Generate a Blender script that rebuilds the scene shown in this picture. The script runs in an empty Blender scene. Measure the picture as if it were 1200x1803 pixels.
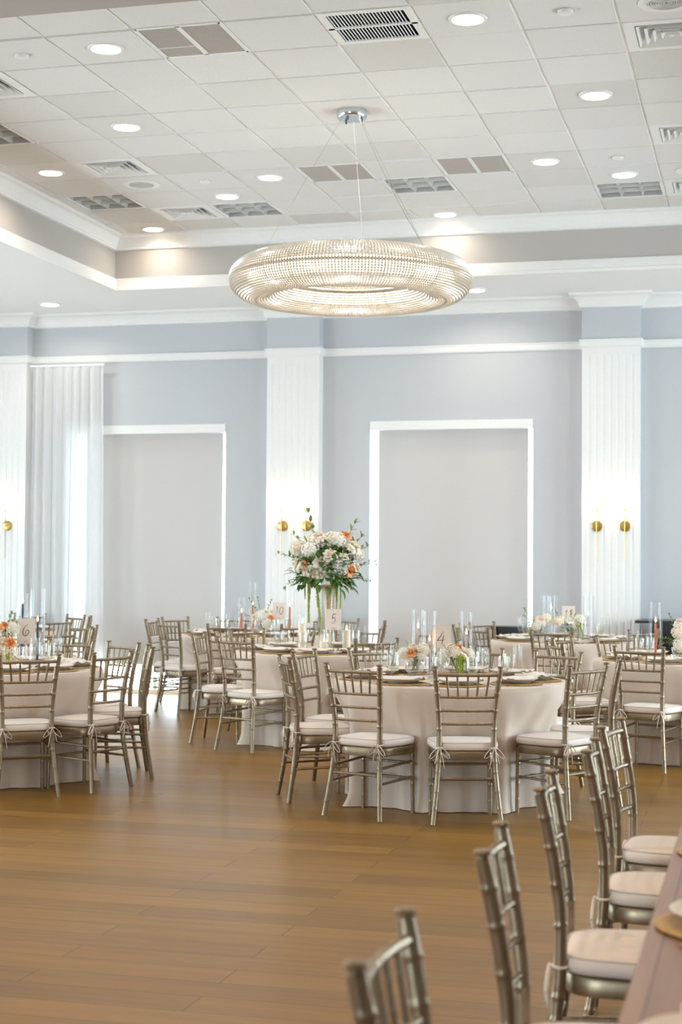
import bpy, math, random
from math import sin, cos, pi, radians, atan2, hypot, sqrt
from mathutils import Vector, Matrix

S = bpy.context.scene
COL = S.collection

# ------------------------------------------------------------------ camera, sky, exposure
EYE = 1.5137
YAW, PITCH, ROLL = 0.2591, 0.0320, 0.0069
cam = bpy.data.cameras.new('camera')
cam_ob = bpy.data.objects.new('camera', cam)
COL.objects.link(cam_ob)
_f = Vector((-sin(YAW) * cos(PITCH), cos(YAW) * cos(PITCH), sin(PITCH)))
_r0 = Vector((cos(YAW), sin(YAW), 0))
_u0 = _r0.cross(_f)
_r = cos(ROLL) * _r0 + sin(ROLL) * _u0
_u = -sin(ROLL) * _r0 + cos(ROLL) * _u0
M = Matrix((_r, _u, -_f)).transposed().to_4x4()
M.translation = (0, 0, EYE)
cam_ob.matrix_world = M
cam.sensor_fit = 'HORIZONTAL'
cam.sensor_width = 24.0
cam.lens = 24.0 * 2816.4 / 1200
cam.clip_start = 0.05
cam.clip_end = 200
cam.dof.use_dof = True
cam.dof.focus_distance = 9.6
cam.dof.aperture_fstop = 3.9
S.camera = cam_ob

S.view_settings.view_transform = 'Standard'
S.view_settings.look = 'None'
S.view_settings.gamma = 1.0
S.view_settings.use_curve_mapping = False
S.view_settings.exposure = 0.36
S.cycles.transparent_max_bounces = 40
S.cycles.diffuse_bounces = 6
S.cycles.max_bounces = 14
S.cycles.caustics_reflective = False
S.cycles.caustics_refractive = False

SKY = 15.5
w = bpy.data.worlds.new('daylight')
S.world = w
w.use_nodes = True
w.node_tree.nodes['Background'].inputs[0].default_value = (0.76, 0.90, 1.0, 1)
w.node_tree.nodes['Background'].inputs[1].default_value = SKY


def portal(name, loc, rot, sx, sy):
    """daylight portal in a window opening (guides the sky's own light, adds none)"""
    l = bpy.data.lights.new(name, 'AREA')
    l.shape = 'RECTANGLE'
    l.size, l.size_y = sx, sy
    l.cycles.is_portal = True
    o = bpy.data.objects.new(name, l)
    o.location = loc
    o.rotation_euler = rot
    COL.objects.link(o)


def lamp(name, kind, loc, power, col, size=0.1, rot=(0, 0, 0), spot=None, parent=None):
    l = bpy.data.lights.new(name, kind)
    l.energy = power
    l.color = col
    if kind == 'AREA':
        l.shape = 'DISK'
        l.size = size
    else:
        l.shadow_soft_size = size
    if spot:
        l.spot_size = spot
        l.spot_blend = 0.7
    o = bpy.data.objects.new(name, l)
    o.location = loc
    o.rotation_euler = rot
    if parent:
        o.parent = parent
    COL.objects.link(o)
    return o


# ------------------------------------------------------------------ materials
MATS = {}


def mat(name, col=(0.8, 0.8, 0.8), rough=0.5, metal=0.0, emit=None, es=0.0, sheen=0.0, sub=0.0):
    m = bpy.data.materials.new(name)
    m.use_nodes = True
    b = m.node_tree.nodes['Principled BSDF']
    b.inputs['Base Color'].default_value = (*col, 1)
    b.inputs['Roughness'].default_value = rough
    b.inputs['Metallic'].default_value = metal
    if emit:
        b.inputs['Emission Color'].default_value = (*emit, 1)
        b.inputs['Emission Strength'].default_value = es
    if sheen:
        b.inputs['Sheen Weight'].default_value = sheen
    MATS[name] = m
    return m


def nt(m):
    return m.node_tree.nodes, m.node_tree.links, m.node_tree.nodes['Principled BSDF']


def bump(m, height_socket, strength=0.2, dist=0.01):
    n, l, b = nt(m)
    bp = n.new('ShaderNodeBump')
    bp.inputs['Strength'].default_value = strength
    bp.inputs['Distance'].default_value = dist
    l.new(height_socket, bp.inputs['Height'])
    l.new(bp.outputs[0], b.inputs['Normal'])


def noise(m, scale, detail=4, coord='Object', stretch=None):
    n, l, b = nt(m)
    tc = n.new('ShaderNodeTexCoord')
    no = n.new('ShaderNodeTexNoise')
    no.inputs['Scale'].default_value = scale
    no.inputs['Detail'].default_value = detail
    if stretch:
        mp = n.new('ShaderNodeMapping')
        mp.inputs['Scale'].default_value = stretch
        l.new(tc.outputs[coord], mp.inputs[0])
        l.new(mp.outputs[0], no.inputs[0])
    else:
        l.new(tc.outputs[coord], no.inputs[0])
    return no


def tint(m, fac, c0, c1):
    n, l, b = nt(m)
    r = n.new('ShaderNodeValToRGB')
    r.color_ramp.elements[0].color = (*c0, 1)
    r.color_ramp.elements[1].color = (*c1, 1)
    r.color_ramp.elements[0].position = 0.3
    r.color_ramp.elements[1].position = 0.7
    l.new(fac, r.inputs[0])
    l.new(r.outputs[0], b.inputs['Base Color'])
    return r


def speckled(name, col, rough, scale, amt, bumpy=0.1, metal=0.0, stretch=None, sheen=0.0):
    m = mat(name, col, rough, metal, sheen=sheen)
    no = noise(m, scale, 5, stretch=stretch)
    tint(m, no.outputs[0], tuple(c * (1 - amt) for c in col), tuple(min(1, c * (1 + amt)) for c in col))
    if bumpy:
        bump(m, no.outputs[0], bumpy, 0.003)
    return m


speckled('wall_paint', (0.565, 0.58, 0.61), 0.55, 60, 0.012, 0.05)
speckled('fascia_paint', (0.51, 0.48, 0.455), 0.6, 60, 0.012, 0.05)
speckled('white_trim', (0.87, 0.87, 0.865), 0.45, 30, 0.01, 0.02)
speckled('soffit_white', (0.89, 0.895, 0.90), 0.7, 80, 0.012, 0.05)
speckled('silver_paint', (0.315, 0.245, 0.165), 0.36, 35, 0.10, 0.05, metal=0.75, stretch=(1, 1, 0.3))
speckled('cushion_fabric', (0.87, 0.785, 0.72), 0.85, 400, 0.03, 0.25, sheen=0.2)
speckled('piping_fabric', (0.62, 0.58, 0.56), 0.85, 300, 0.03, 0.1)
speckled('table_linen', (0.735, 0.62, 0.525), 0.88, 350, 0.04, 0.35, sheen=0.15)
speckled('napkin_linen', (0.84, 0.79, 0.75), 0.9, 300, 0.03, 0.3)
speckled('stoneware', (0.78, 0.72, 0.66), 0.28, 200, 0.03, 0.02)
speckled('woven_gold', (0.50, 0.31, 0.10), 0.5, 120, 0.4, 0.8, metal=0.25)
speckled('cutlery_steel', (0.72, 0.70, 0.66), 0.2, 50, 0.03, 0.0, metal=1.0)
speckled('brass', (0.62, 0.40, 0.13), 0.3, 40, 0.06, 0.02, metal=1.0)
speckled('antique_gold', (0.50, 0.40, 0.27), 0.34, 60, 0.2, 0.2, metal=0.8)
speckled('chrome', (0.62, 0.66, 0.70), 0.22, 30, 0.03, 0.0, metal=0.9)
speckled('dark_metal', (0.16, 0.14, 0.12), 0.4, 40, 0.1, 0.0, metal=0.6)
speckled('black_laminate', (0.012, 0.012, 0.014), 0.25, 50, 0.1, 0.0)
speckled('card_paper', (0.80, 0.69, 0.61), 0.8, 200, 0.02, 0.05)
mat('ink', (0.03, 0.028, 0.028), 0.7)
speckled('grille_beige', (0.52, 0.475, 0.43), 0.6, 80, 0.05, 0.0)
speckled('louver_grey', (0.58, 0.58, 0.57), 0.35, 80, 0.04, 0.0)
speckled('duct_dark', (0.02, 0.02, 0.02), 0.8, 20, 0.2, 0.0)
speckled('wax_orange', (0.82, 0.17, 0.04), 0.5, 30, 0.05)
speckled('wax_navy', (0.03, 0.06, 0.13), 0.45, 30, 0.1)
speckled('wax_mauve', (0.55, 0.42, 0.44), 0.5, 30, 0.05)
speckled('wax_lilac', (0.62, 0.60, 0.68), 0.5, 30, 0.05)
speckled('wax_ivory', (0.93, 0.78, 0.60), 0.5, 30, 0.03)
speckled('petal_cream', (0.92, 0.83, 0.68), 0.7, 30, 0.06)
speckled('petal_blush', (0.90, 0.77, 0.66), 0.7, 30, 0.06)
speckled('petal_peach', (0.92, 0.42, 0.16), 0.7, 20, 0.12)
speckled('petal_white', (0.90, 0.87, 0.78), 0.75, 30, 0.08)
speckled('leaf_green', (0.09, 0.20, 0.035), 0.55, 25, 0.35)
speckled('leaf_olive', (0.25, 0.34, 0.10), 0.6, 25, 0.25)
speckled('amaranth_green', (0.36, 0.44, 0.05), 0.7, 120, 0.3, 0.4)
speckled('stem_green', (0.16, 0.26, 0.07), 0.6, 25, 0.2)
mat('flame', (1, 0.6, 0.2), 0.5, emit=(1.0, 0.47, 0.15), es=14)
mat('wick', (0.02, 0.02, 0.02), 0.9)
mat('downlight_glow', (1, 1, 1), 0.5, emit=(1.0, 0.86, 0.68), es=9)
mat('bulb_glow', (1, 1, 1), 0.5, emit=(1.0, 0.80, 0.56), es=40)
mat('led_strip', (1, 1, 1), 0.5, emit=(1.0, 0.82, 0.58), es=4.4)

# patterned ceiling tiles: fine fissured texture, each tile slightly its own tone
m = mat('acoustic_tile', (0.8, 0.78, 0.76), 0.85)
n, l, b = nt(m)
tc = n.new('ShaderNodeTexCoord')
mp = n.new('ShaderNodeMapping')
mp.inputs['Location'].default_value = (2.099 / 0.6096 + 40, -10.0892 / 0.6096 + 40, 0)
mp.inputs['Scale'].default_value = (1 / 0.6096, 1 / 0.6096, 0)
l.new(tc.outputs['Object'], mp.inputs[0])
fl = n.new('ShaderNodeVectorMath')
fl.operation = 'FLOOR'
l.new(mp.outputs[0], fl.inputs[0])
wn = n.new('ShaderNodeTexWhiteNoise')
l.new(fl.outputs[0], wn.inputs[0])
rp = n.new('ShaderNodeValToRGB')
e = rp.color_ramp.elements
e[0].position, e[0].color = 0.0, (0.79, 0.775, 0.755, 1)
e[1].position, e[1].color = 0.25, (0.87, 0.865, 0.86, 1)
e.new(1.0).color = (0.90, 0.895, 0.89, 1)
l.new(wn.outputs[0], rp.inputs[0])
no = noise(m, 130, 6)
mx = n.new('ShaderNodeMix')
mx.data_type = 'RGBA'
mx.blend_type = 'MULTIPLY'
mx.inputs[0].default_value = 0.22
l.new(rp.outputs[0], mx.inputs[6])
l.new(no.outputs[0], mx.inputs[7])
l.new(mx.outputs[2], b.inputs['Base Color'])
bump(m, no.outputs[0], 0.25, 0.004)

# oak planks running along X
def plank_mat(name, base, dark, rough, plank_w, plank_l, along_x=True, coat=0.0, vary=0.35):
    m = mat(name, base, rough)
    n, l, b = nt(m)
    tc = n.new('ShaderNodeTexCoord')
    mp = n.new('ShaderNodeMapping')
    if not along_x:
        mp.inputs['Rotation'].default_value = (0, 0, pi / 2)
    l.new(tc.outputs['Object'], mp.inputs[0])
    br = n.new('ShaderNodeTexBrick')
    br.offset = 0.37
    br.offset_frequency = 2
    br.inputs['Scale'].default_value = 1.0
    br.inputs['Mortar Size'].default_value = 0.0022
    br.inputs['Mortar Smooth'].default_value = 0.3
    br.inputs['Bias'].default_value = 0.0
    br.inputs['Brick Width'].default_value = plank_l
    br.inputs['Row Height'].default_value = plank_w
    br.inputs['Color1'].default_value = (0, 0, 0, 1)
    br.inputs['Color2'].default_value = (1, 1, 1, 1)
    br.inputs['Mortar'].default_value = (0.5, 0.5, 0.5, 1)
    l.new(mp.outputs[0], br.inputs[0])
    # grain
    g = n.new('ShaderNodeMapping')
    g.inputs['Scale'].default_value = (1.3, 26, 1)
    l.new(mp.outputs[0], g.inputs[0])
    # shift the grain per plank
    ad = n.new('ShaderNodeVectorMath')
    ad.operation = 'ADD'
    sc = n.new('ShaderNodeVectorMath')
    sc.operation = 'SCALE'
    sc.inputs['Scale'].default_value = 37.0
    l.new(br.outputs[0], sc.inputs[0])
    l.new(g.outputs[0], ad.inputs[0])
    l.new(sc.outputs[0], ad.inputs[1])
    ns = n.new('ShaderNodeTexNoise')
    ns.inputs['Scale'].default_value = 1.0
    ns.inputs['Detail'].default_value = 7
    ns.inputs['Roughness'].default_value = 0.62
    l.new(ad.outputs[0], ns.inputs[0])
    kn = n.new('ShaderNodeTexNoise')
    kn.inputs['Scale'].default_value = 1.1
    kn.inputs['Detail'].default_value = 3
    l.new(mp.outputs[0], kn.inputs[0])
    # combine plank tone + grain
    a1 = n.new('ShaderNodeMath')
    a1.operation = 'MULTIPLY_ADD'
    a1.inputs[1].default_value = vary
    l.new(br.outputs[0], a1.inputs[0])
    a2 = n.new('ShaderNodeMath')
    a2.operation = 'MULTIPLY'
    a2.inputs[1].default_value = 0.75
    l.new(ns.outputs[0], a2.inputs[0])
    l.new(a2.outputs[0], a1.inputs[2])
    a3 = n.new('ShaderNodeMath')
    a3.operation = 'MULTIPLY_ADD'
    a3.inputs[1].default_value = 0.25
    l.new(kn.outputs[0], a3.inputs[0])
    l.new(a1.outputs[0], a3.inputs[2])
    rp = n.new('ShaderNodeValToRGB')
    rp.color_ramp.elements[0].position = 0.30
    rp.color_ramp.elements[0].color = (*dark, 1)
    rp.color_ramp.elements[1].position = 0.92
    rp.color_ramp.elements[1].color = (*base, 1)
    l.new(a3.outputs[0], rp.inputs[0])
    mx = n.new('ShaderNodeMix')
    mx.data_type = 'RGBA'
    mx.inputs[7].default_value = (dark[0] * 0.35, dark[1] * 0.33, dark[2] * 0.3, 1)
    l.new(br.outputs['Fac'], mx.inputs[0])
    l.new(rp.outputs[0], mx.inputs[6])
    l.new(mx.outputs[2], b.inputs['Base Color'])
    rr = n.new('ShaderNodeMapRange')
    rr.inputs['To Min'].default_value = rough - 0.05
    rr.inputs['To Max'].default_value = rough + 0.08
    l.new(kn.outputs[0], rr.inputs[0])
    l.new(rr.outputs[0], b.inputs['Roughness'])
    b.inputs['Specular IOR Level'].default_value = 0.32
    b.inputs['Coat Weight'].default_value = coat
    b.inputs['Coat Roughness'].default_value = 0.22
    sb = n.new('ShaderNodeMath')
    sb.operation = 'MULTIPLY_ADD'
    sb.inputs[1].default_value = -1.0
    l.new(br.outputs['Fac'], sb.inputs[0])
    l.new(ns.outputs[0], sb.inputs[2])
    bump(m, sb.outputs[0], 0.12, 0.004)
    return m


plank_mat('oak_floor', (0.335, 0.172, 0.026), (0.155, 0.072, 0.010), 0.36, 0.19, 1.9, coat=0.0, vary=0.26)
plank_mat('walnut_top', (0.38, 0.215, 0.14), (0.20, 0.10, 0.06), 0.33, 0.16, 3.5, along_x=False, coat=0.2)


def mixmat(name, build):
    m = bpy.data.materials.new(name)
    m.use_nodes = True
    n, l = m.node_tree.nodes, m.node_tree.links
    for x in list(n):
        n.remove(x)
    out = n.new('ShaderNodeOutputMaterial')
    l.new(build(n, l), out.inputs[0])
    MATS[name] = m
    return m


def _mix(n, l, fac, a, bb):
    mx = n.new('ShaderNodeMixShader')
    if isinstance(fac, float):
        mx.inputs[0].default_value = fac
    else:
        l.new(fac, mx.inputs[0])
    l.new(a, mx.inputs[1])
    l.new(bb, mx.inputs[2])
    return mx.outputs[0]


def _node(n, kind, col, rough=None):
    x = n.new(kind)
    x.inputs[0].default_value = (*col, 1)
    if rough is not None:
        x.inputs['Roughness'].default_value = rough
    return x.outputs[0]


def clear_glass(k, lo, power, tintc):
    def f(n, l):
        lw = n.new('ShaderNodeLayerWeight')
        lw.inputs[0].default_value = 0.5
        p = n.new('ShaderNodeMath')
        p.operation = 'POWER'
        p.inputs[1].default_value = power
        l.new(lw.outputs['Facing'], p.inputs[0])
        q = n.new('ShaderNodeMath')
        q.operation = 'MULTIPLY_ADD'
        q.inputs[1].default_value = k
        q.inputs[2].default_value = lo
        l.new(p.outputs[0], q.inputs[0])
        return _mix(n, l, q.outputs[0], _node(n, 'ShaderNodeBsdfTransparent', tintc), _node(n, 'ShaderNodeBsdfGlossy', (1, 1, 1), 0.03))
    return f


mixmat('clear_glass', clear_glass(0.75, 0.018, 5.0, (0.985, 0.99, 0.99)))
mixmat('cut_glass', clear_glass(0.6, 0.06, 2.4, (0.96, 0.96, 0.95)))
mixmat('window_glass', clear_glass(0.6, 0.03, 4.0, (0.97, 0.99, 0.985)))
mixmat('sheer_curtain', lambda n, l: _mix(n, l, 0.74, _node(n, 'ShaderNodeBsdfTransparent', (1, 1, 1)),
       _mix(n, l, 0.4, _node(n, 'ShaderNodeBsdfDiffuse', (0.94, 0.94, 0.94)), _node(n, 'ShaderNodeBsdfTranslucent', (0.94, 0.95, 0.95)))))


def _shade(n, l):
    tcn = n.new('ShaderNodeTexCoord')
    wv = n.new('ShaderNodeTexNoise')
    wv.inputs['Scale'].default_value = 260
    l.new(tcn.outputs['Object'], wv.inputs[0])
    d = n.new('ShaderNodeBsdfDiffuse')
    rp = n.new('ShaderNodeValToRGB')
    rp.color_ramp.elements[0].color = (0.50, 0.46, 0.435, 1)
    rp.color_ramp.elements[1].color = (0.575, 0.53, 0.50, 1)
    l.new(wv.outputs[0], rp.inputs[0])
    l.new(rp.outputs[0], d.inputs[0])
    return _mix(n, l, 0.013, d.outputs[0], _node(n, 'ShaderNodeBsdfTranslucent', (0.72, 0.70, 0.68)))


mixmat('roller_fabric', _shade)
mixmat('crystal', lambda n, l: _mix(n, l, 0.38, _mix(n, l, 0.95, _node(n, 'ShaderNodeBsdfTransparent', (1, 0.98, 0.95)),
       _mix(n, l, 0.5, _node(n, 'ShaderNodeBsdfTranslucent', (0.95, 0.92, 0.86)), _node(n, 'ShaderNodeBsdfDiffuse', (0.9, 0.88, 0.85)))), _node(n, 'ShaderNodeBsdfGlossy', (0.95, 0.94, 0.93), 0.28)))


# ------------------------------------------------------------------ mesh helpers
class MB:
    def __init__(s):
        s.v, s.f, s.mi = [], [], []

    def add(s, vs, fs, mi=0):
        o = len(s.v)
        s.v += [tuple(x) for x in vs]
        s.f += [tuple(o + i for i in f) for f in fs]
        s.mi += [mi] * len(fs)
        return s

    def box(s, x0, x1, y0, y1, z0, z1, mi=0, m=None):
        vs = [Vector(p) for p in ((x0, y0, z0), (x1, y0, z0), (x1, y1, z0), (x0, y1, z0), (x0, y0, z1), (x1, y0, z1), (x1, y1, z1), (x0, y1, z1))]
        if m:
            vs = [m @ p for p in vs]
        return s.add(vs, [(3, 2, 1, 0), (4, 5, 6, 7), (0, 1, 5, 4), (1, 2, 6, 5), (2, 3, 7, 6), (3, 0, 4, 7)], mi)

    def tube(s, pts, rad, n=8, cap=True, mi=0, closed=False, sq=1.0):
        pts = [Vector(p) for p in pts]
        k = len(pts)
        if not hasattr(rad, '__len__'):
            rad = [rad] * k
        tang = []
        for i in range(k):
            a = pts[i - 1] if (i > 0 or closed) else pts[i]
            c = pts[(i + 1) % k] if (i < k - 1 or closed) else pts[i]
            t = (c - a)
            tang.append(t.normalized() if t.length > 1e-9 else Vector((0, 0, 1)))
        ref = Vector((0, 1, 0)) if abs(tang[0].y) < 0.9 else Vector((1, 0, 0))
        nrm = (ref - tang[0] * ref.dot(tang[0])).normalized()
        vs = []
        for i in range(k):
            nrm = (nrm - tang[i] * nrm.dot(tang[i]))
            nrm = nrm.normalized() if nrm.length > 1e-9 else Vector((1, 0, 0))
            bi = tang[i].cross(nrm)
            for j in range(n):
                a = 2 * pi * j / n
                vs.append(pts[i] + nrm * (cos(a) * rad[i]) + bi * (sin(a) * rad[i] * sq))
        fs = []
        for i in range(k if closed else k - 1):
            i2 = (i + 1) % k
            for j in range(n):
                j2 = (j + 1) % n
                fs.append((i * n + j, i * n + j2, i2 * n + j2, i2 * n + j))
        if cap and not closed:
            fs.append(tuple(range(n - 1, -1, -1)))
            fs.append(tuple((k - 1) * n + j for j in range(n)))
        return s.add(vs, fs, mi)

    def lathe(s, prof, n=24, c=(0, 0, 0), mi=0, ribs=0, ribamp=0.0):
        """prof: (r, z) from bottom to top; points with r == 0 become poles"""
        vs, rings = [], []
        for r, z in prof:
            if r <= 1e-6:
                rings.append([len(vs)])
                vs.append((c[0], c[1], c[2] + z))
            else:
                ring = []
                for j in range(n):
                    a = 2 * pi * j / n
                    rr = r * (1 + ribamp * cos(ribs * a)) if ribs else r
                    ring.append(len(vs))
                    vs.append((c[0] + rr * cos(a), c[1] + rr * sin(a), c[2] + z))
                rings.append(ring)
        fs = []
        for a, bb in zip(rings, rings[1:]):
            for j in range(n):
                j2 = (j + 1) % n
                if len(a) == 1 and len(bb) == 1:
                    continue
                if len(a) == 1:
                    fs.append((a[0], bb[j2], bb[j]))
                elif len(bb) == 1:
                    fs.append((a[j], a[j2], bb[0]))
                else:
                    fs.append((a[j], a[j2], bb[j2], bb[j]))
        return s.add(vs, fs, mi)

    def ball(s, c, r, n=10, m=6, sx=1, sy=1, sz=1):
        prof = [(sin(pi * i / m), -cos(pi * i / m)) for i in range(m + 1)]
        o = len(s.v)
        s.lathe([(p if 0 < i < m else 0, z) for i, (p, z) in enumerate(prof)], n)
        for i in range(o, len(s.v)):
            x, y, z = s.v[i]
            s.v[i] = (c[0] + x * r * sx, c[1] + y * r * sy, c[2] + z * r * sz)
        return s

    def sweep(s, prof, path, closed=False, up=Vector((0, 0, 1)), mi=0):
        """prof: (out, z) points; path: list of (x, y) with mitred corners, out is to the right of travel"""
        k = len(path)
        P = [Vector((p[0], p[1], 0)) for p in path]
        vs = []
        for i in range(k):
            d0 = (P[i] - P[i - 1]).normalized() if (i > 0 or closed) else None
            d1 = (P[(i + 1) % k] - P[i]).normalized() if (i < k - 1 or closed) else None
            d0 = d0 or d1
            d1 = d1 or d0
            n0, n1 = Vector((d0.y, -d0.x, 0)), Vector((d1.y, -d1.x, 0))
            nn = (n0 + n1)
            nn = nn / max(0.2, nn.dot(n0)) if nn.length > 1e-6 else n0
            for o, z in prof:
                q = P[i] + nn * o
                vs.append((q.x, q.y, z))
        q = len(prof)
        fs = []
        for i in range(k if closed else k - 1):
            i2 = (i + 1) % k
            for j in range(q - 1):
                fs.append((i * q + j, i2 * q + j, i2 * q + j + 1, i * q + j + 1))
        return s.add(vs, fs, mi)

    def mesh(s, name, mats, smooth=True, angle=40):
        me = bpy.data.meshes.new(name)
        me.from_pydata(s.v, [], s.f)
        for m in (mats if isinstance(mats, (list, tuple)) else [mats]):
            me.materials.append(MATS[m])
        if len(me.materials) > 1:
            me.polygons.foreach_set('material_index', s.mi)
        if smooth:
            me.polygons.foreach_set('use_smooth', [True] * len(me.polygons))
            me.set_sharp_from_angle(angle=radians(angle))
        me.update()
        return me

    def build(s, name, mats, parent=None, smooth=True, angle=40, loc=(0, 0, 0)):
        return link(name, s.mesh(name, mats, smooth, angle), parent, loc)


def link(name, me, parent=None, loc=(0, 0, 0), mw=None):
    o = bpy.data.objects.new(name, me)
    if parent:
        o.parent = parent
    o.location = loc
    if mw is not None:
        o.matrix_local = mw
    COL.objects.link(o)
    return o


def tag(o, label, cat, group=None):
    o['label'], o['category'] = label, cat
    if group:
        o['group'] = group
    return o


def thing(name, label, cat, loc=(0, 0, 0), rz=0.0, group=None):
    o = bpy.data.objects.new(name, None)
    o.empty_display_size = 0.1
    o.location = loc
    o.rotation_euler = (0, 0, rz)
    COL.objects.link(o)
    return tag(o, label, cat, group)


def structure(o):
    o['kind'] = 'structure'
    return o


def copy_of(root, label, loc, rz, group=None, scale=1.0):
    r = root.copy()
    COL.objects.link(r)
    r.location, r.rotation_euler = loc, (0, 0, rz)
    r.scale = (scale,) * 3
    r['label'] = label
    if group:
        r['group'] = group
    for ch in KIDS.get(root.name, ()):
        c = ch.copy()
        COL.objects.link(c)
        c.parent = r
        for g in KIDS.get(ch.name, ()):
            d = g.copy()
            COL.objects.link(d)
            d.parent = c
    return r


KIDS = {}


def note_kids(root):
    KIDS[root.name] = list(root.children)
    for c in root.children:
        if c.children:
            KIDS[c.name] = list(c.children)


# ------------------------------------------------------------------ the room
WALL_Y = 17.03
Z_CEIL, Z_SOF = 4.935, 4.365
XL, XR, YB = -11.4, 5.2, -3.2
TR_X0, TR_X1, TR_Y0, TR_Y1 = -6.60, 0.58, 7.58, 15.55
T = 0.30

f = MB().box(XL - T, XR + T, YB - T, WALL_Y + T, -0.2, 0).build('floor', 'oak_floor', smooth=False)
structure(f)

W1 = (-7.672, -5.862)
W2 = (-4.19, -2.396)
W_HEAD = 3.03


def wall_x(name, y0, y1, x0, x1, holes, z1=5.3, paint='wall_paint'):
    """wall along X with rectangular openings (a, b, z0, z1)"""
    mb = MB()
    x = x0
    for a, c, za, zb in sorted(holes):
        mb.box(x, a, y0, y1, 0, z1)
        if za > 0:
            mb.box(a, c, y0, y1, 0, za)
        mb.box(a, c, y0, y1, zb, z1)
        x = c
    mb.box(x, x1, y0, y1, 0, z1)
    return structure(mb.build(name, paint, smooth=False))


def wall_y(name, x0, x1, y0, y1, holes, z1=5.3, paint='wall_paint'):
    mb = MB()
    y = y0
    for a, c, za, zb in sorted(holes):
        mb.box(x0, x1, y, a, 0, z1)
        if za > 0:
            mb.box(x0, x1, a, c, 0, za)
        mb.box(x0, x1, a, c, zb, z1)
        y = c
    mb.box(x0, x1, y, y1, 0, z1)
    return structure(mb.build(name, paint, smooth=False))


W0 = (-11.15, -9.34)
W3 = (-0.71, 1.085)
W4 = (2.77, 4.565)
wall_x('wall_far', WALL_Y, WALL_Y + T, XL - T, XR + T, [(a, c, 0.0, W_HEAD) for a, c in (W1, W2, W4)])
side = [(8.6, 10.6, 0.2, 3.2), (12.8, 15.0, 0.2, 3.2)]
wall_y('wall_right', XR, XR + T, YB, WALL_Y, side)
side_l = [(4.4, 6.4, 0.2, 3.2), (8.6, 10.6, 0.2, 3.2), (12.7, 14.3, 0.2, 2.5)]
wall_y('wall_left', XL - T, XL, YB, WALL_Y, side_l)
backw = [(-5.0, -3.2, 0.3, 3.0)]
wall_x('wall_back', YB - T, YB, XL - T, XR + T, backw)

# window frames and panes
win_no = [0]


def window(axis, a, c, z0, z1, pos, inward):
    """frame with one mullion and one transom, glass panes; pos: plane of the frame"""
    win_no[0] += 1
    mb, gl = MB(), MB()
    fw, d = 0.05, 0.05

    def bx(m_, u0, u1, v0, v1, dd=d):
        if axis == 'x':
            m_.box(u0, u1, pos - dd / 2, pos + dd / 2, v0, v1)
        else:
            m_.box(pos - dd / 2, pos + dd / 2, u0, u1, v0, v1)
    mid = (a + c) / 2
    bx(mb, a, a + fw, z0, z1)
    bx(mb, c - fw, c, z0, z1)
    bx(mb, a, c, z0, z0 + fw)
    bx(mb, a, c, z1 - fw, z1)
    o = structure(mb.build('window_%d' % win_no[0], 'white_trim', smooth=False))
    m2 = MB()
    bx(m2, mid - fw / 2, mid + fw / 2, z0 + fw, z1 - fw)
    m2.build('mullion', 'white_trim', o, smooth=False)
    bx(gl, a + fw, c - fw, z0 + fw, z1 - fw, 0.008)
    gl.build('glass_pane', 'window_glass', o, smooth=False)
    h, wd = z1 - z0, c - a
    if axis == 'x':
        rot = (-pi / 2, 0, 0) if inward < 0 else (pi / 2, 0, 0)
        portal('daylight_portal', (mid, pos + 0.06 * inward, (z0 + z1) / 2), rot, wd, h)
    else:
        rot = (0, pi / 2, 0) if inward < 0 else (0, -pi / 2, 0)
        portal('daylight_portal', (pos + 0.06 * inward, mid, (z0 + z1) / 2), rot, h, wd)


for a, c in (W1, W2, W4):
    window('x', a, c, 0.0, W_HEAD, WALL_Y + 0.25, -1)
for y0, y1, za, zb in side:
    window('y', y0, y1, za, zb, XR + 0.2, -1)
for y0, y1, za, zb in side_l:
    window('y', y0, y1, za, zb, XL - 0.2, 1)
for x0, x1, za, zb in backw:
    window('x', x0, x1, za, zb, YB - 0.2, 1)

# soffit ring round the tray ceiling
sf = MB()
zt = 5.3
sf.box(XL, TR_X0, YB, WALL_Y, Z_SOF, zt)
sf.box(TR_X1, XR, YB, WALL_Y, Z_SOF, zt)
sf.box(TR_X0, TR_X1, TR_Y1, WALL_Y, Z_SOF, zt)
structure(MB().box(TR_X0, TR_X1, YB, TR_Y0, Z_SOF, zt).build('ceiling_soffit_near', 'fascia_paint', smooth=False))  # near side of the soffit ring, in the darker fascia colour
structure(sf.build('ceiling_soffit', 'soffit_white', smooth=False))
# painted fascia lining the tray
fa = MB()
t_ = 0.012
fa.box(TR_X0, TR_X0 + t_, TR_Y0, TR_Y1, Z_SOF + 0.05, Z_CEIL)
fa.box(TR_X1 - t_, TR_X1, TR_Y0, TR_Y1, Z_SOF + 0.05, Z_CEIL)
fa.box(TR_X0 + t_, TR_X1 - t_, TR_Y1 - t_, TR_Y1, Z_SOF + 0.05, Z_CEIL)
fa.box(TR_X0 + t_, TR_X1 - t_, TR_Y0, TR_Y0 + t_, Z_SOF + 0.05, Z_CEIL)
structure(fa.build('ceiling_fascia', 'fascia_paint', smooth=False))

# tiles: one mesh with the fixture cells left open
G0 = (-2.099, 10.0892)
GS = 0.6096
OPEN = {(-3, -1), (-1, -1), (-3, 5), (-1, 5), (2, 0), (2, 4), (2, 7), (-6, 0), (-6, 4), (-6, 7), (-7, 2), (-7, 6), (-5, 7), (-2, 6), (1, 7)}


def cellc(i, j, z=Z_CEIL):
    return Vector((G0[0] + (i + 0.5) * GS, G0[1] + (j + 0.5) * GS, z))


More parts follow.
